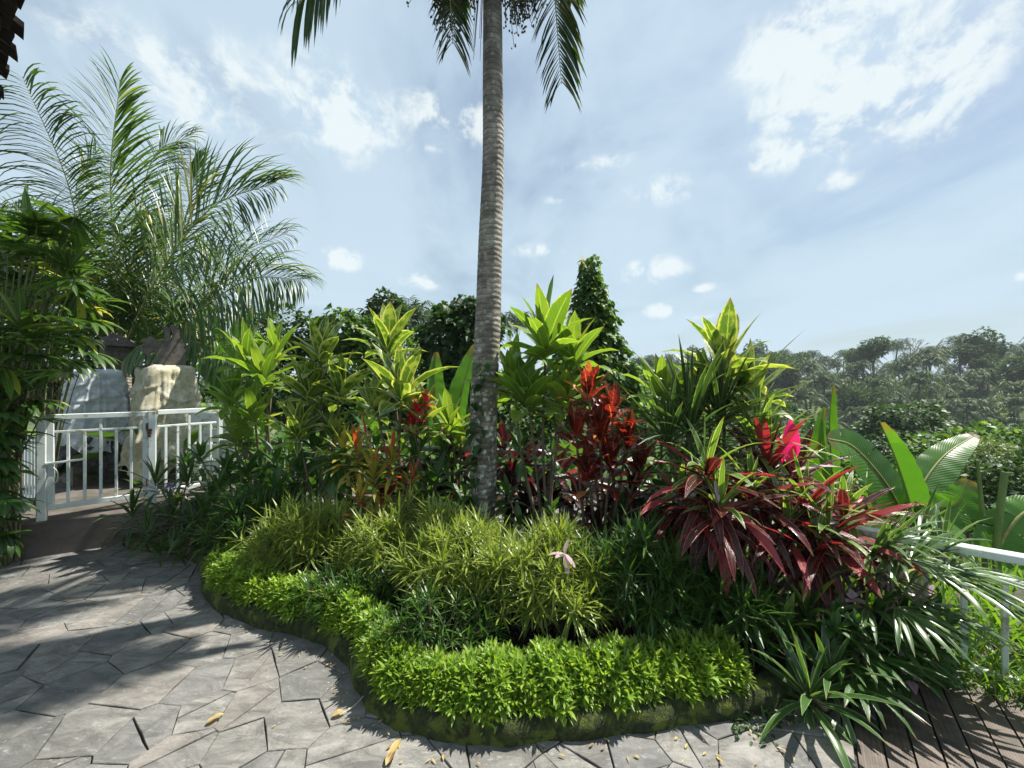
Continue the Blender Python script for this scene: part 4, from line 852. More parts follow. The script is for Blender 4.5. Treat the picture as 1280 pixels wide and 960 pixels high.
cluster(ap,A(606,-60,3.55),A(597,60,3.45),9,.06,4,fruit=False)
# vine on trunk
t=thing('climbing_vine','dark heart-leaved vine climbing the left side of the palm trunk','vine',(tp[8][0],tp[8][1],.1))
mb=MB(); ms=MB(); B=[];D=[]
for _ in range(60):
    y=U(440,650); c=P(np.interp(y,[440,650],[612,596])+U(-18,2),y,3.30+U(0,.05)); B.append(c); D.append([U(-.9,.3),U(-.6,-.1),U(-.7,.2)])
ribbons(mb,B,D,U(.07,.13,60),U(.05,.09,60),.5,4,prof_heart,.2); build('foliage',mb,M['vine_dark'],t)
tube(ms,spline([P(590,680,3.32),P(595,600,3.3),P(602,520,3.32),P(600,450,3.34)],16),.005,5); build('stem',ms,M['cane'],t)

# ------------------------------------------------------------ coconut palm on the left
cb=P(150,470,6.6)
cp=thing('coconut_palm','coconut palm with feathery fronds rising behind the gate and draped statues','palm',(cb[0],cb[1],-.2))
mb=MB(); tube(mb,spline([(cb[0]-.1,cb[1],-.3),(cb[0],cb[1],.8),P(150,440,6.6)],16),np.linspace(.2,.13,16),14,False); build('trunk',mb,M['trunk'],cp)
CC=P(150,445,6.6)
FR=[([CC,A(146,350,6.5),A(138,220,6.4),A(150,100,6.2)],1.25,72,.45,.75),
    ([CC,A(195,350,6.3),A(262,262,6.0),A(345,228,5.8)],1.35,74,.9,.6),
    ([CC,A(230,400,6.1),A(310,350,5.8),A(378,350,5.6)],1.05,60,1.5,.5),
    ([CC,A(112,360,6.3),A(85,230,6.0),A(28,96,5.8)],1.1,64,1.5,.5),
    ([CC,A(90,380,6.6),A(40,270,6.8),A(-40,260,6.8)],1.2,54,1.2,.6),
    ([CC,A(210,330,7.0),A(240,240,7.2),A(238,205,7.2)],.9,50,.35,.9),
    ([CC,A(200,425,6.0),A(260,432,5.7),A(325,470,5.5)],.75,50,2.0,.4),
    ([CC,A(165,330,7.0),A(190,200,7.4),A(240,170,7.6)],1.0,50,.8,.6),
    ([CC,A(120,330,7.2),A(95,240,7.4),A(120,190,7.4)],1.0,46,.9,.6),
    ([CC,A(190,380,6.6),A(270,330,6.6),A(360,290,6.6)],1.1,56,1.2,.5),
    ([CC,A(200,400,7.2),A(280,380,7.4),A(350,430,7.4)],1.1,56,1.6,.4),([CC,A(180,350,7.4),A(240,290,7.6),A(320,330,7.6)],1.2,56,1.6,.4),
    ([CC,A(120,380,7.2),A(60,340,7.4),A(0,380,7.4)],1.2,56,1.6,.4),([CC,A(140,350,7.6),A(110,280,7.8),A(50,300,7.8)],1.2,56,1.6,.4),
    ([CC,A(160,340,7.6),A(170,270,7.8),A(210,290,7.8)],1.2,56,1.4,.5)]
for ctrl,L_,n_,dr,fw in FR:
    add_frond(cp,'frond',ctrl,'frond',Lmax=L_*1.05,npair=int(n_*1.5),W=.040,droop=dr*1.25,fwd=fw,r0=.017,start=.10,nseg=5,jit=.13,lift=(.15,-.75,.45))

# ------------------------------------------------------------ banana plants
def bleaf(mb,mr,ctrl,W,fold=.25,lift=(0,0,1),n=30,tears=0.,roll=0.,curl=.0):
    """one banana blade with lateral slits (strips hang separately where torn)"""
    pts=spline(ctrl,n+1); T=nrm(np.gradient(pts,axis=0)); S=nrm(np.cross(T,np.asarray(lift,float))); N=np.cross(S,T)
    tube(mr,pts,np.linspace(.016,.004,n+1)*(W/.35+.3)*.8,6,False)
    t=np.linspace(0,1,n+1); w=W/2*np.clip(np.sin(np.pi*np.clip(t*.93+.05,0,1)**.7)**.55,.05,1)
    for sg in (-1,1):
        cols=5; q=np.linspace(0,1,cols)
        i=0
        while i<n:
            j=i+int(U(3,9)) if tears>0 and U(0,1)<tears else min(n,i+int(U(6,14)))
            j=min(j,n); kk=np.arange(i,j+1); sagv=U(-.1,.25)*tears
            base=pts[kk][:,None]; 
            fo=fold-sagv; off=(q**1.0)[None,:,None]*w[kk][:,None,None]
            V=base+sg*S[kk][:,None]*off*math.cos(fo)+N[kk][:,None]*off*math.sin(fo)-np.array([0,0,1.])*(off**2)*(.5+curl)/max(W,.1)+N[kk][:,None]*(.006*np.sin(kk*1.7)[:,None,None]*q[None,:,None])
            if tears>0 and j<n: V[-1]=V[-1]-T[kk[-1]]*(q**1.3)[:,None]*.02
            a,b=len(kk),cols; idx=np.arange(a*b).reshape(a,b)
            uv=np.stack([.5+sg*.5*np.repeat(q[None],a,0),np.repeat(t[kk][:,None],b,1)],-1)
            mb.add(V,np.stack([idx[:-1,:-1],idx[:-1,1:],idx[1:,1:],idx[1:,:-1]],-1).reshape(-1,4),uv)
            i=j
def banana(label,base,leaves,stems=()):
    t=thing('banana_plant',label,'banana',base)
    for (ctrl,W,fold,lift,tears) in leaves:
        mb=MB(); mr=MB(); bleaf(mb,mr,ctrl,W,fold,lift,34,tears); o=build('leaf',mb,M['banana'],t); m_=build('midrib',mr,M['rachis'],t); m_.parent=o
    mb=MB()
    for pts,r0,r1 in stems: p=spline(pts,12); tube(mb,p,np.linspace(r0,r1,12),10)
    if stems: build('stem',mb,M['banana_stem'],t)
    return t
bb=P(1140,720,3.5); bz=-.8
banana('banana plant with broad paddle leaves beyond the right railing',(bb[0],bb[1],bz),[
 ([P(1142,662,3.4),P(1134,620,3.35),P(1118,570,3.3),P(1100,528,3.25)],.30,.9,(-.2,-1,.25),.0),
 ([P(1138,668,3.5),P(1110,610,3.4),P(1068,560,3.35),P(1034,548,3.3)],.44,.15,(.1,-.9,.45),.1),
 ([P(1140,655,3.6),P(1150,612,3.7),P(1180,570,3.8),P(1220,543,3.9)],.34,.15,(-.2,-.6,.75),.0),
 ([P(1142,665,3.5),P(1160,640,3.4),P(1195,630,3.3),P(1212,600,3.3)],.40,.2,(-.2,-.8,.6),.5),
 ([P(1142,675,3.5),P(1165,640,3.3),P(1185,665,3.1),P(1195,700,3.0)],.34,.1,(.2,-.8,.6),.4),
 ([P(1135,660,3.7),P(1115,630,3.8),P(1095,600,3.9),P(1080,610,3.9)],.34,.1,(-.2,-.6,.8),.2)],
 [([(bb[0],bb[1],bz),P(1142,700,3.5),P(1142,660,3.5)],.09,.04)])
b2=P(1040,640,4.2)
banana('banana plant with a rolled upright leaf behind the hot pink leaf',(b2[0],b2[1],-1.2),[
 ([P(1040,600,4.2),P(1038,560,4.2),P(1037,520,4.2),P(1041,482,4.2)],.22,1.15,(-.3,-1,0),.0),
 ([P(1038,620,4.2),P(1030,590,4.15),P(1024,555,4.1),P(1030,510,4.1)],.22,.7,(-.8,-.7,0),.0)],
 [([(b2[0],b2[1],-1.2),P(1040,640,4.2),P(1040,590,4.2)],.07,.03)])
b3=P(1262,740,2.9)
banana('banana plant cut by the right edge with two bare green stalks',(b3[0],b3[1],-.6),[
 ([P(1240,700,2.9),P(1262,660,2.9),P(1290,636,2.9),P(1330,640,2.9)],.34,.1,(-.1,-.7,.7),.2),
 ([P(1255,700,3.0),P(1275,670,3.0),P(1300,690,2.9),P(1330,720,2.8)],.30,.1,(0,-.7,.7),.2)],
 [([P(1232,760,3.0),P(1230,680,3.0),P(1222,575,3.0)],.022,.010),([P(1250,760,2.9),P(1246,680,2.9),P(1256,590,2.9)],.026,.020)])
b4=P(560,600,4.6)
banana('young banana plant with upright leaves just left of the palm trunk',(b4[0],b4[1],-.4),[
 ([P(562,560,4.5),P(572,520,4.4),P(580,480,4.4),P(594,432,4.4)],.36,.55,(-.5,-1,.1),.0),
 ([P(560,560,4.6),P(548,520,4.6),P(543,480,4.6),P(545,440,4.6)],.30,.5,(.5,-1,.1),.0),
 ([P(558,570,4.5),P(545,530,4.4),P(530,505,4.3),P(515,500,4.2)],.26,.4,(.3,-.7,.6),.0)],
 [([(b4[0],b4[1],-.4),P(560,620,4.6),P(560,555,4.6)],.06,.03)])
b5=P(285,520,7.0)
banana('banana plant with wide pale leaves behind the stained cloth statue',(b5[0],b5[1],-.3),[
 ([P(285,500,6.8),P(275,460,6.6),P(255,430,6.4),P(235,415,6.3)],.62,.2,(-.1,-1,.35),.4),
 ([P(285,500,6.8),P(290,460,6.7),P(300,420,6.7),P(318,385,6.7)],.60,.35,(-.3,-1,.2),.1),
 ([P(284,500,6.9),P(275,440,6.9),P(262,400,7),P(262,370,7.1)],.5,.4,(.3,-1,.2),.1)],
 [([(b5[0],b5[1],-.3),P(285,560,7.0),P(285,495,6.9)],.11,.06)])

# ------------------------------------------------------------ leaf-cloud trees
def cloud_pts(n,lobes):
    w=np.array([l[1][0]*l[1][1]+l[1][0]*l[1][2] for l in lobes]); w=w/w.sum(); out=[];nn=[]
    for (c,r),k in zip(lobes,(w*n).astype(int)+1):
        d=nrm(rng.normal(0,1,(k,3))); ph=U(0,6.28,4); rr=lump(d,ph,.16)*U(.55,1.,k)**.35
        out.append(np.asarray(c)+d*np.asarray(r)*rr[:,None]); nn.append(d)
    return np.concatenate(out),np.concatenate(nn)
def leafcloud(mb,n,lobes,size,nseg=2,prof=prof_dia,aspect=.7,droop=.4,hang=.3):
    p,d=cloud_pts(n,lobes); k=len(p)
    D=nrm(d*[1,1,.6]+[0,0,-hang]+rng.normal(0,.45,(k,3)))
    s=size*U(.6,1.25,k); ribbons(mb,p,D,s,s*aspect,droop,nseg,prof,.15,U(-.8,.8,k))
def limbs(mb,base,tops,r0,seed=0):
    for q in tops:
        b=np.asarray(base,float); q=np.asarray(q,float); m_=b+(q-b)*.5+np.array([U(-.1,.1),U(-.1,.1),0])*np.linalg.norm(q-b)
        tube(mb,spline([b,m_,q],8),np.linspace(r0,r0*.25,8),7,False)
def tree(name,label,cat,base,lobes,n,size,mat,r0=.12,aspect=.7,fork=.45,prof=prof_dia,nseg=2,group=None,hang=.3,origin=None):
    t=thing(name,label,cat,base,group); mb=MB(); leafcloud(mb,n,lobes,size,nseg,prof,aspect,.4,hang); build('crown',mb,M[mat],t)
    ms=MB(); zc=min(l[0][2] for l in lobes); f=np.array([base[0],base[1],base[2]+(zc-base[2])*fork]); f[0]+=U(-.1,.1)
    tube(ms,spline([base,(np.asarray(base)+f)/2,f],8),np.linspace(r0,r0*.8,8),9,False); limbs(ms,f,[l[0] for l in lobes],r0*.7); build('trunk',ms,M['bark'],t); return t
def lobe(px,py,Y,rx,ry): return (P(px,py,Y),(rx*Y/F,rx*Y/F*.8,ry*Y/F))
def base(px,Y): 
    x=(px-640)*Y/F; return (x,Y,float(terrain(np.array(x),np.array(float(Y)))))
tree('vine_tree','tree smothered in vines behind the second cane plant, with a rough top','tree',base(440,8.5),[lobe(438,470,8.5,44,55),lobe(430,415,8.5,30,30),lobe(462,425,8.7,26,34),lobe(420,520,8.3,50,60),lobe(470,520,8.3,45,60)],5200,.15,'vine',aspect=.85,prof=prof_heart,nseg=3,hang=.8)
tree('vine_tree','dark vine-covered tree standing just left of the palm trunk','tree',base(575,8.5),[lobe(575,430,8.5,44,50),lobe(600,405,8.5,30,34),lobe(548,425,8.7,26,30),lobe(575,400,8.5,22,28),lobe(575,500,8.5,55,60)],5200,.15,'vine_dark',aspect=.85,prof=prof_heart,nseg=3,hang=.8)
cone=[lobe(737+i,343+i*21,7.5,11+i*6.2,23) for i in range(8)]
tree('vine_tree','tall conical vine-covered tree right of the palm trunk against the sky','tree',base(742,7.5),cone,9500,.115,'vine',aspect=.85,prof=prof_heart,nseg=3,hang=.9,fork=.7)
t=thing('dry_plume','dry feathery grass plume sticking out of the conical tree top','plant',tuple(P(735,345,7.5)))
mb=MB()
for i in range(14):
    b=P(734+U(-4,4),345,7.5); ribbons(mb,[b],[[U(-.5,.5),U(-.3,.3),1]],U(.3,.5),.02,.9,6,prof_strap,.2)
build('foliage',mb,M['dryleaf'],t)
tree('broadleaf_tree','round dark treetop showing above the vine tree at left','tree',base(483,17),[lobe(483,384,17,20,20),lobe(478,395,17,22,20),lobe(492,400,17,18,22),lobe(483,425,17,26,35)],3000,.22,'tree_far')
tree('broadleaf_tree','green leafy tree behind the right coconut fronds','tree',base(355,11),[lobe(350,420,11,36,36),lobe(385,425,11,28,30),lobe(330,440,11,30,40),lobe(370,475,11,50,50)],4200,.17,'vine_dark')
tree('broadleaf_tree','dense dark tree behind the coconut palm at the far left','tree',base(70,8.5),[lobe(20,320,8.5,70,50),lobe(80,330,8.5,60,50),lobe(60,420,8.5,90,70),lobe(160,430,8.8,70,60),lobe(-20,400,8.5,60,80),lobe(230,450,9,60,50)],9000,.16,'vine_dark',r0=.2)
tree('broadleaf_tree','low bright bush between the two vine trees','bush',base(515,10),[lobe(512,450,10,34,34),lobe(530,490,9.5,40,50),lobe(500,500,9.5,44,50)],3200,.15,'vine')
tree('broadleaf_tree','low green thicket behind the tallest cane plant','bush',base(670,9),[lobe(660,500,9,44,40),lobe(700,500,9,44,36),lobe(680,540,8.5,70,50),lobe(630,530,8.7,50,50)],3800,.16,'vine')
tree('broadleaf_tree','bright green bush between the conical tree and the far hillside','bush',base(810,13),[lobe(800,480,13,34,20),lobe(840,500,13,44,26),lobe(780,510,12,40,36),lobe(830,540,12,60,36)],4600,.20,'vine')
tree('broadleaf_tree','green thicket behind the spiky dracaena','bush',base(930,14),[lobe(900,530,14,60,30),lobe(960,540,14,60,36),lobe(1000,560,12,50,40),lobe(940,580,11,80,40)],5200,.22,'vine_dark')
tree('broadleaf_tree','dark round-headed tree below the hillside palms','tree',base(1132,24),[lobe(1132,528,24,44,24),lobe(1105,545,24,30,26),lobe(1162,545,24,32,24),lobe(1130,560,23,60,26)],7500,.28,'vine_dark',aspect=.8)
tree('broadleaf_tree','bright glossy-leaved tree above the right banana leaf','tree',base(1205,13),[lobe(1160,578,13,34,24),lobe(1200,562,13,44,24),lobe(1245,556,13,44,22),lobe(1285,565,13,40,32),lobe(1190,605,13,60,30)],5200,.24,'vine',aspect=.6)
tree('broadleaf_tree','olive green feathery tree beside the banana at right','tree',base(1235,9.5),[lobe(1225,570,9.5,34,22),lobe(1258,580,9.5,34,26),lobe(1235,605,9.3,44,28)],6500,.10,'tree_olive',aspect=.35)
tree('broadleaf_tree','dark bush behind the bare green stalks at the right edge','bush',base(1280,8),[lobe(1275,610,8,44,40),lobe(1230,635,8,40,26),lobe(1300,650,7.5,44,44)],3600,.15,'vine_dark')
tree('broadleaf_tree','green thicket below the banana beyond the railing','bush',base(1120,8),[lobe(1080,620,8,50,40),lobe(1130,640,8,50,36),lobe(1040,600,9,44,40)],4200,.14,'vine')

# ------------------------------------------------------------ hillside palms and trees
def far_palm(seed,H):
    global rng
    old=rng; rng=np.random.default_rng(seed)
    t=thing('coconut_palm','','palm',(0,-60-seed,0)); org=np.array([0,-60.-seed,0])
    lean=np.array([rng.uniform(-.8,.8),rng.uniform(-.8,.8),0]); top=org+[0,0,H]+lean
    mb=MB(); tube(mb,spline([org-[0,0,1.5],org+[0,0,H*.5]+lean*.3,top],10),np.linspace(.2,.12,10),6,False); build('trunk',mb,M['bark'],t)
    ml=MB(); mr=MB()
    for i in range(20):
        az=i*2.4+rng.uniform(-.2,.2); el=np.interp(i,[0,19],[1.25,-.35])+rng.uniform(-.1,.1); h=np.array([math.cos(az),math.sin(az),0]); L=rng.uniform(2.9,3.8)
        c=[top,top+(h*math.cos(el)+[0,0,math.sin(el)])*L*.35,top+(h*math.cos(el)*.75+[0,0,math.sin(el)*.62-.06])*L,top+(h*(math.cos(el)+.15)+[0,0,math.sin(el)*.5-.5])*L*1.05]
        frond(ml,ml,c,1.15,24,.17,1.0,.5,.04,.1,2,.1,.1,prof_strap)
    build('crown',ml,M['palm_far'],t); rng=old
    return t
PV=[far_palm(1,7.),far_palm(2,8.5),far_palm(3,6.)]
def far_tree(seed,H,W_,flat,mat='tree_far',n=2600):
    global rng
    old=rng; rng=np.random.default_rng(seed+50); org=np.array([0,-80.-seed*3,0]); lob=[]
    for i in range(9):
        a=rng.uniform(0,6.28); r=rng.uniform(.1,.75)*W_; lob.append((org+[math.cos(a)*r,math.sin(a)*r,H*rng.uniform(.62,.92)],(W_*.42,W_*.42,H*flat*rng.uniform(.8,1.2))))
    t=tree('broadleaf_tree','','tree',tuple(org-[0,0,1]),lob,n,.55,mat,r0=.28,aspect=.8,fork=.6); rng=old; return t
TV=[far_tree(1,9,4.2,.17),far_tree(2,7,3.6,.22),far_tree(3,10,3.4,.20),far_tree(4,6,4.5,.14,'vine_dark'),far_tree(5,6,4.,.16,'tree_olive')]
GP='coconut palms on the far hillside'; GT='broadleaf trees on the far hillside'
LP_='small hazy coconut palm standing among many on the far hillside'; LT_='hazy broadleaf tree among the palms on the far hillside'
def put(src,px,Y,s,label,group,dz=0.,base_py=None):
    x,y,z=base(px,Y); return copy_tree(src,(x,y,z+dz),random.uniform(0,6.28),s,label,group)
used=[]
def far_field():
    np_,nt_=0,0
    cells=[]
    for _ in range(5000):
        q=random.uniform(.24,1.36); Y=random.uniform(44,190)
        X=q*Y; ry=float(ridgeY(np.array(X),np.array(Y)))
        if Y>ry+6: continue
        sp=5.2 if Y<100 else 6.2
        if any((X-a)**2+(Y-b)**2<sp**2 for a,b in cells): continue
        cells.append((X,Y))
    cells.sort(key=lambda c:c[1])
    for i,(X,Y) in enumerate(cells):
        if i>=420: break
        z=float(terrain(np.array(X),np.array(Y)))
        if random.random()<.72 and np_<260:
            o=copy_tree(random.choice(PV),(X,Y,z),random.uniform(0,6.28),random.uniform(.85,1.15),LP_,GP); np_+=1
        else:
            o=copy_tree(random.choice(TV),(X,Y,z),random.uniform(0,6.28),random.uniform(.75,1.1),LT_,GT); nt_+=1
    print('far',len(cells),np_,nt_)
far_field()
# distinct skyline ones
def top_at(src,H,px,py,Y,label,s=1.,grp=None):
    p=P(px,py,Y); o=copy_tree(src,(p[0],p[1],p[2]-H*s),random.uniform(0,6.28),s,label); 
    if 'group' in o: del o['group']
    return o
top_at(TV[0],9.5,1092,428,84,'broad spreading tree breaking the skyline left of the bare tree',.85)
top_at(TV[0],9.5,1215,436,86,'spreading flat-topped tree on the skyline right of the bare tree',.85)
top_at(TV[2],10.8,868,436,120,'tall dark tree cluster on the skyline behind the right cane plant',1.)
top_at(TV[1],7.8,600+205,452,110,'small rounded tree on the skyline beside the conical tree',.9)
top_at(PV[1],9.3,1165,448,80,'coconut palm with a full dark crown on the skyline right of the bare tree')
top_at(PV[0],8.0,1212,505,62,'coconut palm with splayed pale fronds below the skyline at right')
top_at(PV[1],9.3,1270,500,60,'large coconut palm at the right edge below the skyline')
top_at(PV[0],8.0,1147,470,66,'coconut palm with long drooping fronds in the upper hillside')
top_at(PV[2],7.0,520,388,26,'single coconut palm crown rising between the two left vine trees',.75)
top_at(PV[0],8.0,648,396,45,'thin coconut palm just right of the palm trunk on the skyline',.8)
top_at(PV[1],9.3,540,395,42,'small coconut palm behind the dark vine tree',.7)
for o in PV+TV:
    for c in list(o.children): bpy.data.objects.remove(c)
    bpy.data.objects.remove(o)
# bare tree
t=thing('bare_tree','leafless pale tree standing above the hillside skyline','tree',tuple(P(1134,500,82))); ms=MB()
def branch(p,d,L,r,dep):
    q=p+d*L; tube(ms,[p,(p+q)/2+np.array([U(-.03,.03),0,0])*L,q],[r,r*.85,r*.7],5,False)
    if dep>0:
        for _ in range(3): branch(q,nrm(d+np.array([U(-.75,.75),U(-.5,.5),U(-.1,.35)])),L*.66,r*.62,dep-1)
b=P(1134,500,82); branch(b,np.array([0,0,1.]),7.,.22,0); branch(b+[0,0,7],np.array([-.25,0,1.]),2.4,.14,4); branch(b+[0,0,7],np.array([.3,0,1.]),2.4,.14,4)
build('branches',ms,M['dead'],t)
# hillside understorey: uncountable
mb=MB(); n=30000; q=rng.uniform(-.9,1.36,n); Y=38+rng.uniform(0,1,n)**.8*150; X=q*Y; keep=Y<ridgeY(X,Y)+8; X=X[keep];Y=Y[keep]
B=np.stack([X,Y,terrain(X,Y)+U(0,1.3,len(X))**1.2],-1); D=nrm(rng.normal(0,1,(len(X),3))+[0,0,.5]); ribbons(mb,B,D,U(.6,1.3,len(X)),U(.4,.9,len(X)),.4,2,prof_dia,.15,U(-1,1,len(X)))
o=build('undergrowth',mb,M['under_far'],origin=(0,0,0)); o['kind']='stuff'
# near slope grass & undergrowth
mb=MB(); n=26000; X=U(1.0,9,n); Y=U(1.2,9,n); g=(X-RP[0])*RN[0]+(Y-RP[1])*RN[1]; keep=(g>.06)&(g<6); X=X[keep];Y=Y[keep]; n=len(X)
tall=np.where(U(0,1,n)<.35,1.6,1.)
ribbons(mb,np.stack([X,Y,terrain(X,Y)-.02],-1),nrm(rng.normal(0,.35,(n,3))+[0,0,1]),U(.25,.60,n)*tall,U(.012,.026,n),U(.3,1.4,n),4,prof_strap,.3)
o=build('tall_grass',mb,M['grass'],origin=(0,0,0)); o['kind']='stuff'
mb=MB(); n=5200; s=U(-1.1,2.2,n); w_=rng.normal(0,.09,n); X=RP[0]+RD[0]*s+RN[0]*(w_-.02); Y=RP[1]+RD[1]*s+RN[1]*(w_-.02)
ribbons(mb,np.stack([X,Y,np.full(n,.0)],-1),nrm(rng.normal(0,.55,(n,3))+[0,0,.8]),U(.05,.20,n),U(.005,.011,n),U(.4,1.6,n),4,prof_strap,.3)
o=build('edge_grass',mb,M['grass'],origin=(0,0,0)); o['kind']='stuff'
# slope ground cover behind the bed
mb=MB(); n=14000; X=U(-9,9,n); Y=U(4.9,26,n)**1.0; B=np.stack([X*(Y/8),Y,0*X],-1); B[:,2]=terrain(B[:,0],B[:,1])+U(0,1.1,n)
ribbons(mb,B,nrm(rng.normal(0,1,(n,3))+[0,0,.4]),U(.2,.5,n),U(.12,.3,n),.4,3,prof_ell,.2,U(-.6,.6,n))
o=build('ground_cover',mb,M['vine'],origin=(0,0,0)); o['kind']='stuff'
# low plants at left edge ground
mb=MB(); n=1600; X=U(-5.3,-4.45,n); Y=U(3.2,3.9,n); ribbons(mb,np.stack([X,Y,np.full(n,.012)],-1),nrm(rng.normal(0,.6,(n,3))+[0,0,.8]),U(.03,.12,n),U(.008,.02,n),.8,3,prof_ell,.2)
o=build('moss_patch',mb,M['border'],origin=(0,0,0)); o['kind']='stuff'
# weeds at kerb/deck corner
mb=MB(); n=420; X=U(1.0,1.9,n); Y=1.80+(X-1.0)*.35+rng.normal(0,.05,n); ribbons(mb,np.stack([X,Y,np.full(n,.015)],-1),nrm(rng.normal(0,.7,(n,3))+[0,0,.5]),U(.02,.06,n),U(.010,.02,n),.8,3,prof_ell,.2)
o=build('corner_weeds',mb,M['vine_dark'],origin=(0,0,0)); o['kind']='stuff'

# ------------------------------------------------------------ fallen leaves, cable
def fallen(px,py,ang,L,W,label):
    Y=784/(py-480)*.985; p=P(px,py,Y); p[2]=.027; mb=MB()
    ribbons(mb,[p],[[math.cos(ang),math.sin(ang),.12]],L,W,.25,8,prof_ell,.5,0,.25); return tag(build('fallen_leaf',mb,M['dryleaf']),label,'leaf')
fallen(482,958,1.35,.13,.035,'dry yellow leaf on the paving at the bottom near the kerb')
fallen(258,905,.9,.07,.03,'crumpled pale leaf on the paving at lower left')
fallen(415,896,.5,.06,.03,'small curled leaf on the paving beside the thin cable')
mb=MB(); pts=[P(425,893,1.86),P(445,880,1.92),P(468,853,2.0),P(480,832,2.02)]; pts[0][2]=.03; tube(mb,spline(pts,16),.0025,6)
tag(build('thin_cable',mb,M['cable']),'thin pale cable running from the bush at the kerb onto the paving','cable')

mb=MB(); n=150; X=U(-3.2,1.5,n); Y=U(1.6,3.6,n)
t_=rng.integers(0,139,n); near=U(0,1,n)<.75; o_=-np.abs(rng.normal(0,.12,n))-.02
X=np.where(near,Ks[t_,0]+kn[t_,0]*o_,X-1.2); Y=np.where(near,Ks[t_,1]+kn[t_,1]*o_,Y)
ok=near|(X<-1.6); X=X[ok];Y=Y[ok];n=len(X)
ribbons(mb,np.stack([X,Y,np.full(n,.024)],-1),np.stack([np.cos(U(0,6,n)),np.sin(U(0,6,n)),U(0,.2,n)],-1),U(.012,.035,n),U(.005,.012,n),.2,3,prof_ell,.3)
o=build('leaf_litter',mb,M['dryleaf'],origin=(0,0,0)); o['kind']='stuff'

# ------------------------------------------------------------ haze
mb=MB(); x0,x1,y0,y1,z0,z1=-430,430,-20,520,-24,15
V=[(x0,y0,z0),(x1,y0,z0),(x1,y1,z0),(x0,y1,z0),(x0,y0,z1),(x1,y0,z1),(x1,y1,z1),(x0,y1,z1)]
mb.poly(V,[[3,2,1,0],[4,5,6,7],[0,1,5,4],[1,2,6,5],[2,3,7,6],[3,0,4,7]])
hm,nt=newmat('haze_air'); pv=N_(nt,'ShaderNodeVolumePrincipled'); pv.inputs['Color'].default_value=(.80,.88,.95,1); pv.inputs['Density'].default_value=.0005; pv.inputs['Anisotropy'].default_value=.0
out=N_(nt,'ShaderNodeOutputMaterial'); nt.links.new(pv.outputs[0],out.inputs['Volume'])
o=build('haze',mb,hm,smooth=False,origin=(0,0,0)); o['kind']='stuff'

# ------------------------------------------------------------ sky, sun, camera
SAZ=R(64); SEL=R(59)
w=bpy.data.worlds.new('World'); scn.world=w; w.use_nodes=True; nt=w.node_tree; L=nt.links
for n in list(nt.nodes): nt.nodes.remove(n)
sky=N_(nt,'ShaderNodeTexSky',sky_type='NISHITA'); sky.sun_disc=False; sky.sun_elevation=SEL; sky.sun_rotation=SAZ; sky.air_density=1.3; sky.dust_density=1.0; sky.ozone_density=1.
tc=N_(nt,'ShaderNodeTexCoord'); nv=N_(nt,'ShaderNodeVectorMath',operation='NORMALIZE'); L.new(tc.outputs['Generated'],nv.inputs[0])
sp=N_(nt,'ShaderNodeSeparateXYZ'); L.new(nv.outputs[0],sp.inputs[0])
az=mathn(nt,'ARCTAN2',sp.outputs[0],sp.outputs[1]); el=mathn(nt,'ARCSINE',sp.outputs[2])
zz=mathn(nt,'MAXIMUM',mathn(nt,'ADD',sp.outputs[2],.12),.05)
cx=mathn(nt,'DIVIDE',sp.outputs[0],zz); cy=mathn(nt,'DIVIDE',sp.outputs[1],zz)
cb_=N_(nt,'ShaderNodeCombineXYZ'); L.new(cx,cb_.inputs[0]); L.new(cy,cb_.inputs[1])
mp=N_(nt,'ShaderNodeMapping'); mp.inputs['Rotation'].default_value=(0,0,R(25)); mp.inputs['Scale'].default_value=(1.,.6,1); L.new(cb_.outputs[0],mp.inputs[0])
veil=noise(nt,mp.outputs[0],1.1,7,.55,.5); fine=noise(nt,nv.outputs[0],7.,8,.6,.3)
puff=noise(nt,nv.outputs[0],11.,12,.62,.3)
def blob(px,py,rx,ry,s=1.):
    a0=math.atan2(px-640,F); e0=math.atan2(480-py,math.hypot(F,px-640)); ra=rx/F*math.cos(a0)**2; re=ry/F*math.cos(e0)**2*math.cos(a0)
    a=mathn(nt,'MULTIPLY',mathn(nt,'SUBTRACT',az,a0),1/ra); e=mathn(nt,'MULTIPLY',mathn(nt,'SUBTRACT',el,e0),1/re)
    d=mathn(nt,'SQRT',mathn(nt,'ADD',mathn(nt,'MULTIPLY',a,a),mathn(nt,'MULTIPLY',e,e)))
    return mathn(nt,'MULTIPLY',mathn(nt,'SUBTRACT',1.,d,clamp=True),s)
acc=None
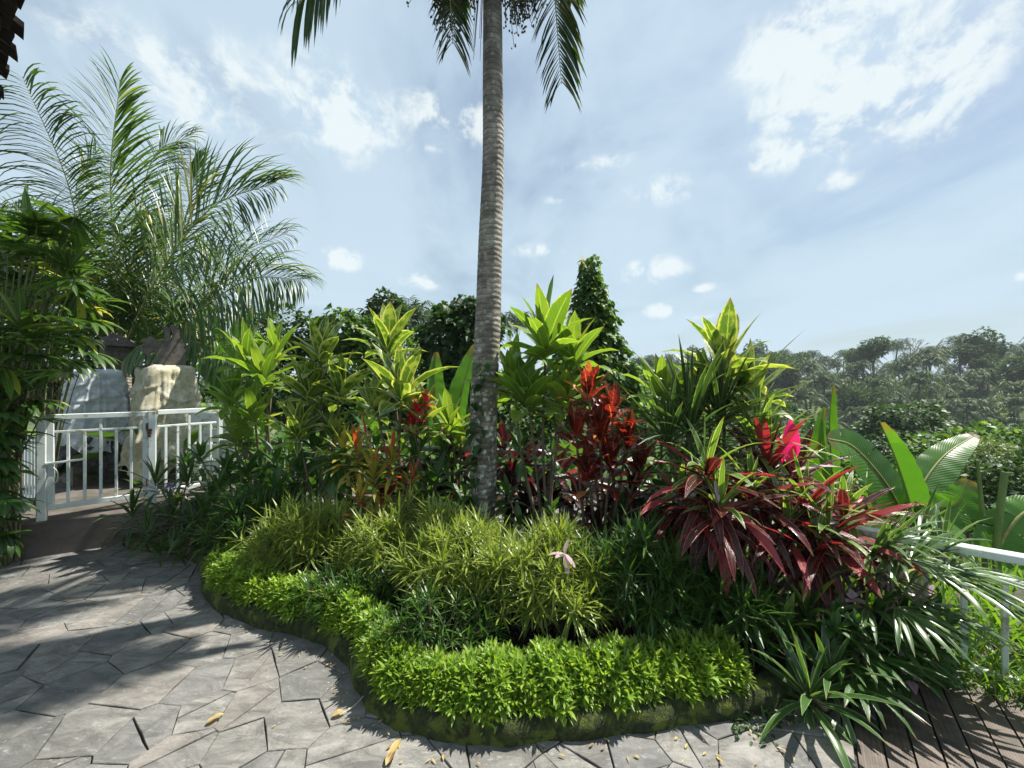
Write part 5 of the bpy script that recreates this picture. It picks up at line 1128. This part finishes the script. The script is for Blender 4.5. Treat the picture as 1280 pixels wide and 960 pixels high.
for bl in [(430,325,55,26,1.),(525,352,45,26,.8),(675,312,60,18,.8),(815,338,75,28,1.),(828,388,38,16,1.),(880,360,30,12,.7),(875,396,50,10,.7),(830,235,85,36,.8),(740,205,110,26,.6),(1080,110,250,130,1.2),(1030,40,210,110,1.),(1170,130,150,100,.8),(990,185,160,50,.9),(1050,225,60,24,.8),(420,140,170,110,.9),(560,150,150,70,.75),(250,110,230,140,.7),(120,50,160,90,.6),(700,250,40,12,.7),(540,185,30,14,.7),(480,180,60,60,.5),(1278,345,20,12,.7)]:
    b_=blob(*bl); acc=b_ if acc is None else mathn(nt,'MAXIMUM',acc,b_)
cl=smooth(nt,mathn(nt,'MULTIPLY',smooth(nt,acc,0.,.8),mathn(nt,'MULTIPLY_ADD',mathn(nt,'SUBTRACT',puff,.5),6.5,mathn(nt,'MULTIPLY_ADD',acc,.8,.2))),.10,.95)
cl=mathn(nt,'MULTIPLY',cl,.9)
ve=mathn(nt,'MULTIPLY',smooth(nt,mathn(nt,'ADD',veil,mathn(nt,'MULTIPLY',fine,.15)),.32,.66),.85)
hz=mathn(nt,'MULTIPLY',mathn(nt,'SUBTRACT',1.,smooth(nt,el,-.05,.6)),.75)
CLW=(8.2,9.0,9.2)
skyc=sky.outputs[0]
skyc=mixc(nt,hz,skyc,(5.0,6.6,7.6)); skyc=mixc(nt,ve,skyc,(6.1,7.6,8.8)); skyc=mixc(nt,cl,skyc,CLW)
bg=N_(nt,'ShaderNodeBackground'); L.new(skyc,bg.inputs[0]); bg.inputs[1].default_value=.055
ow=N_(nt,'ShaderNodeOutputWorld'); L.new(bg.outputs[0],ow.inputs[0])
sd=bpy.data.lights.new('sun','SUN'); sd.energy=5.0; sd.angle=R(.5); sd.color=(1.,.95,.87); so=bpy.data.objects.new('sun',sd); COL.objects.link(so)
sv=Vector((math.sin(SAZ)*math.cos(SEL),math.cos(SAZ)*math.cos(SEL),math.sin(SEL))); so.rotation_euler=sv.to_track_quat('Z','Y').to_euler(); so.location=sv*30
cd=bpy.data.cameras.new('camera'); cd.sensor_width=36; cd.lens=F/1280*36; cd.clip_end=1500; cd.clip_start=.02
co=bpy.data.objects.new('camera',cd); COL.objects.link(co); co.location=(0,0,CH); co.rotation_euler=(R(90),0,0); scn.camera=co
scn.view_settings.view_transform='Standard'; scn.view_settings.look='None'; scn.view_settings.gamma=1; scn.view_settings.exposure=.95
scn.render.engine='CYCLES'; scn.cycles.volume_bounces=0; scn.cycles.max_bounces=5; scn.cycles.transmission_bounces=4
for o in bpy.data.objects:
    if '_o' in o: del o['_o']
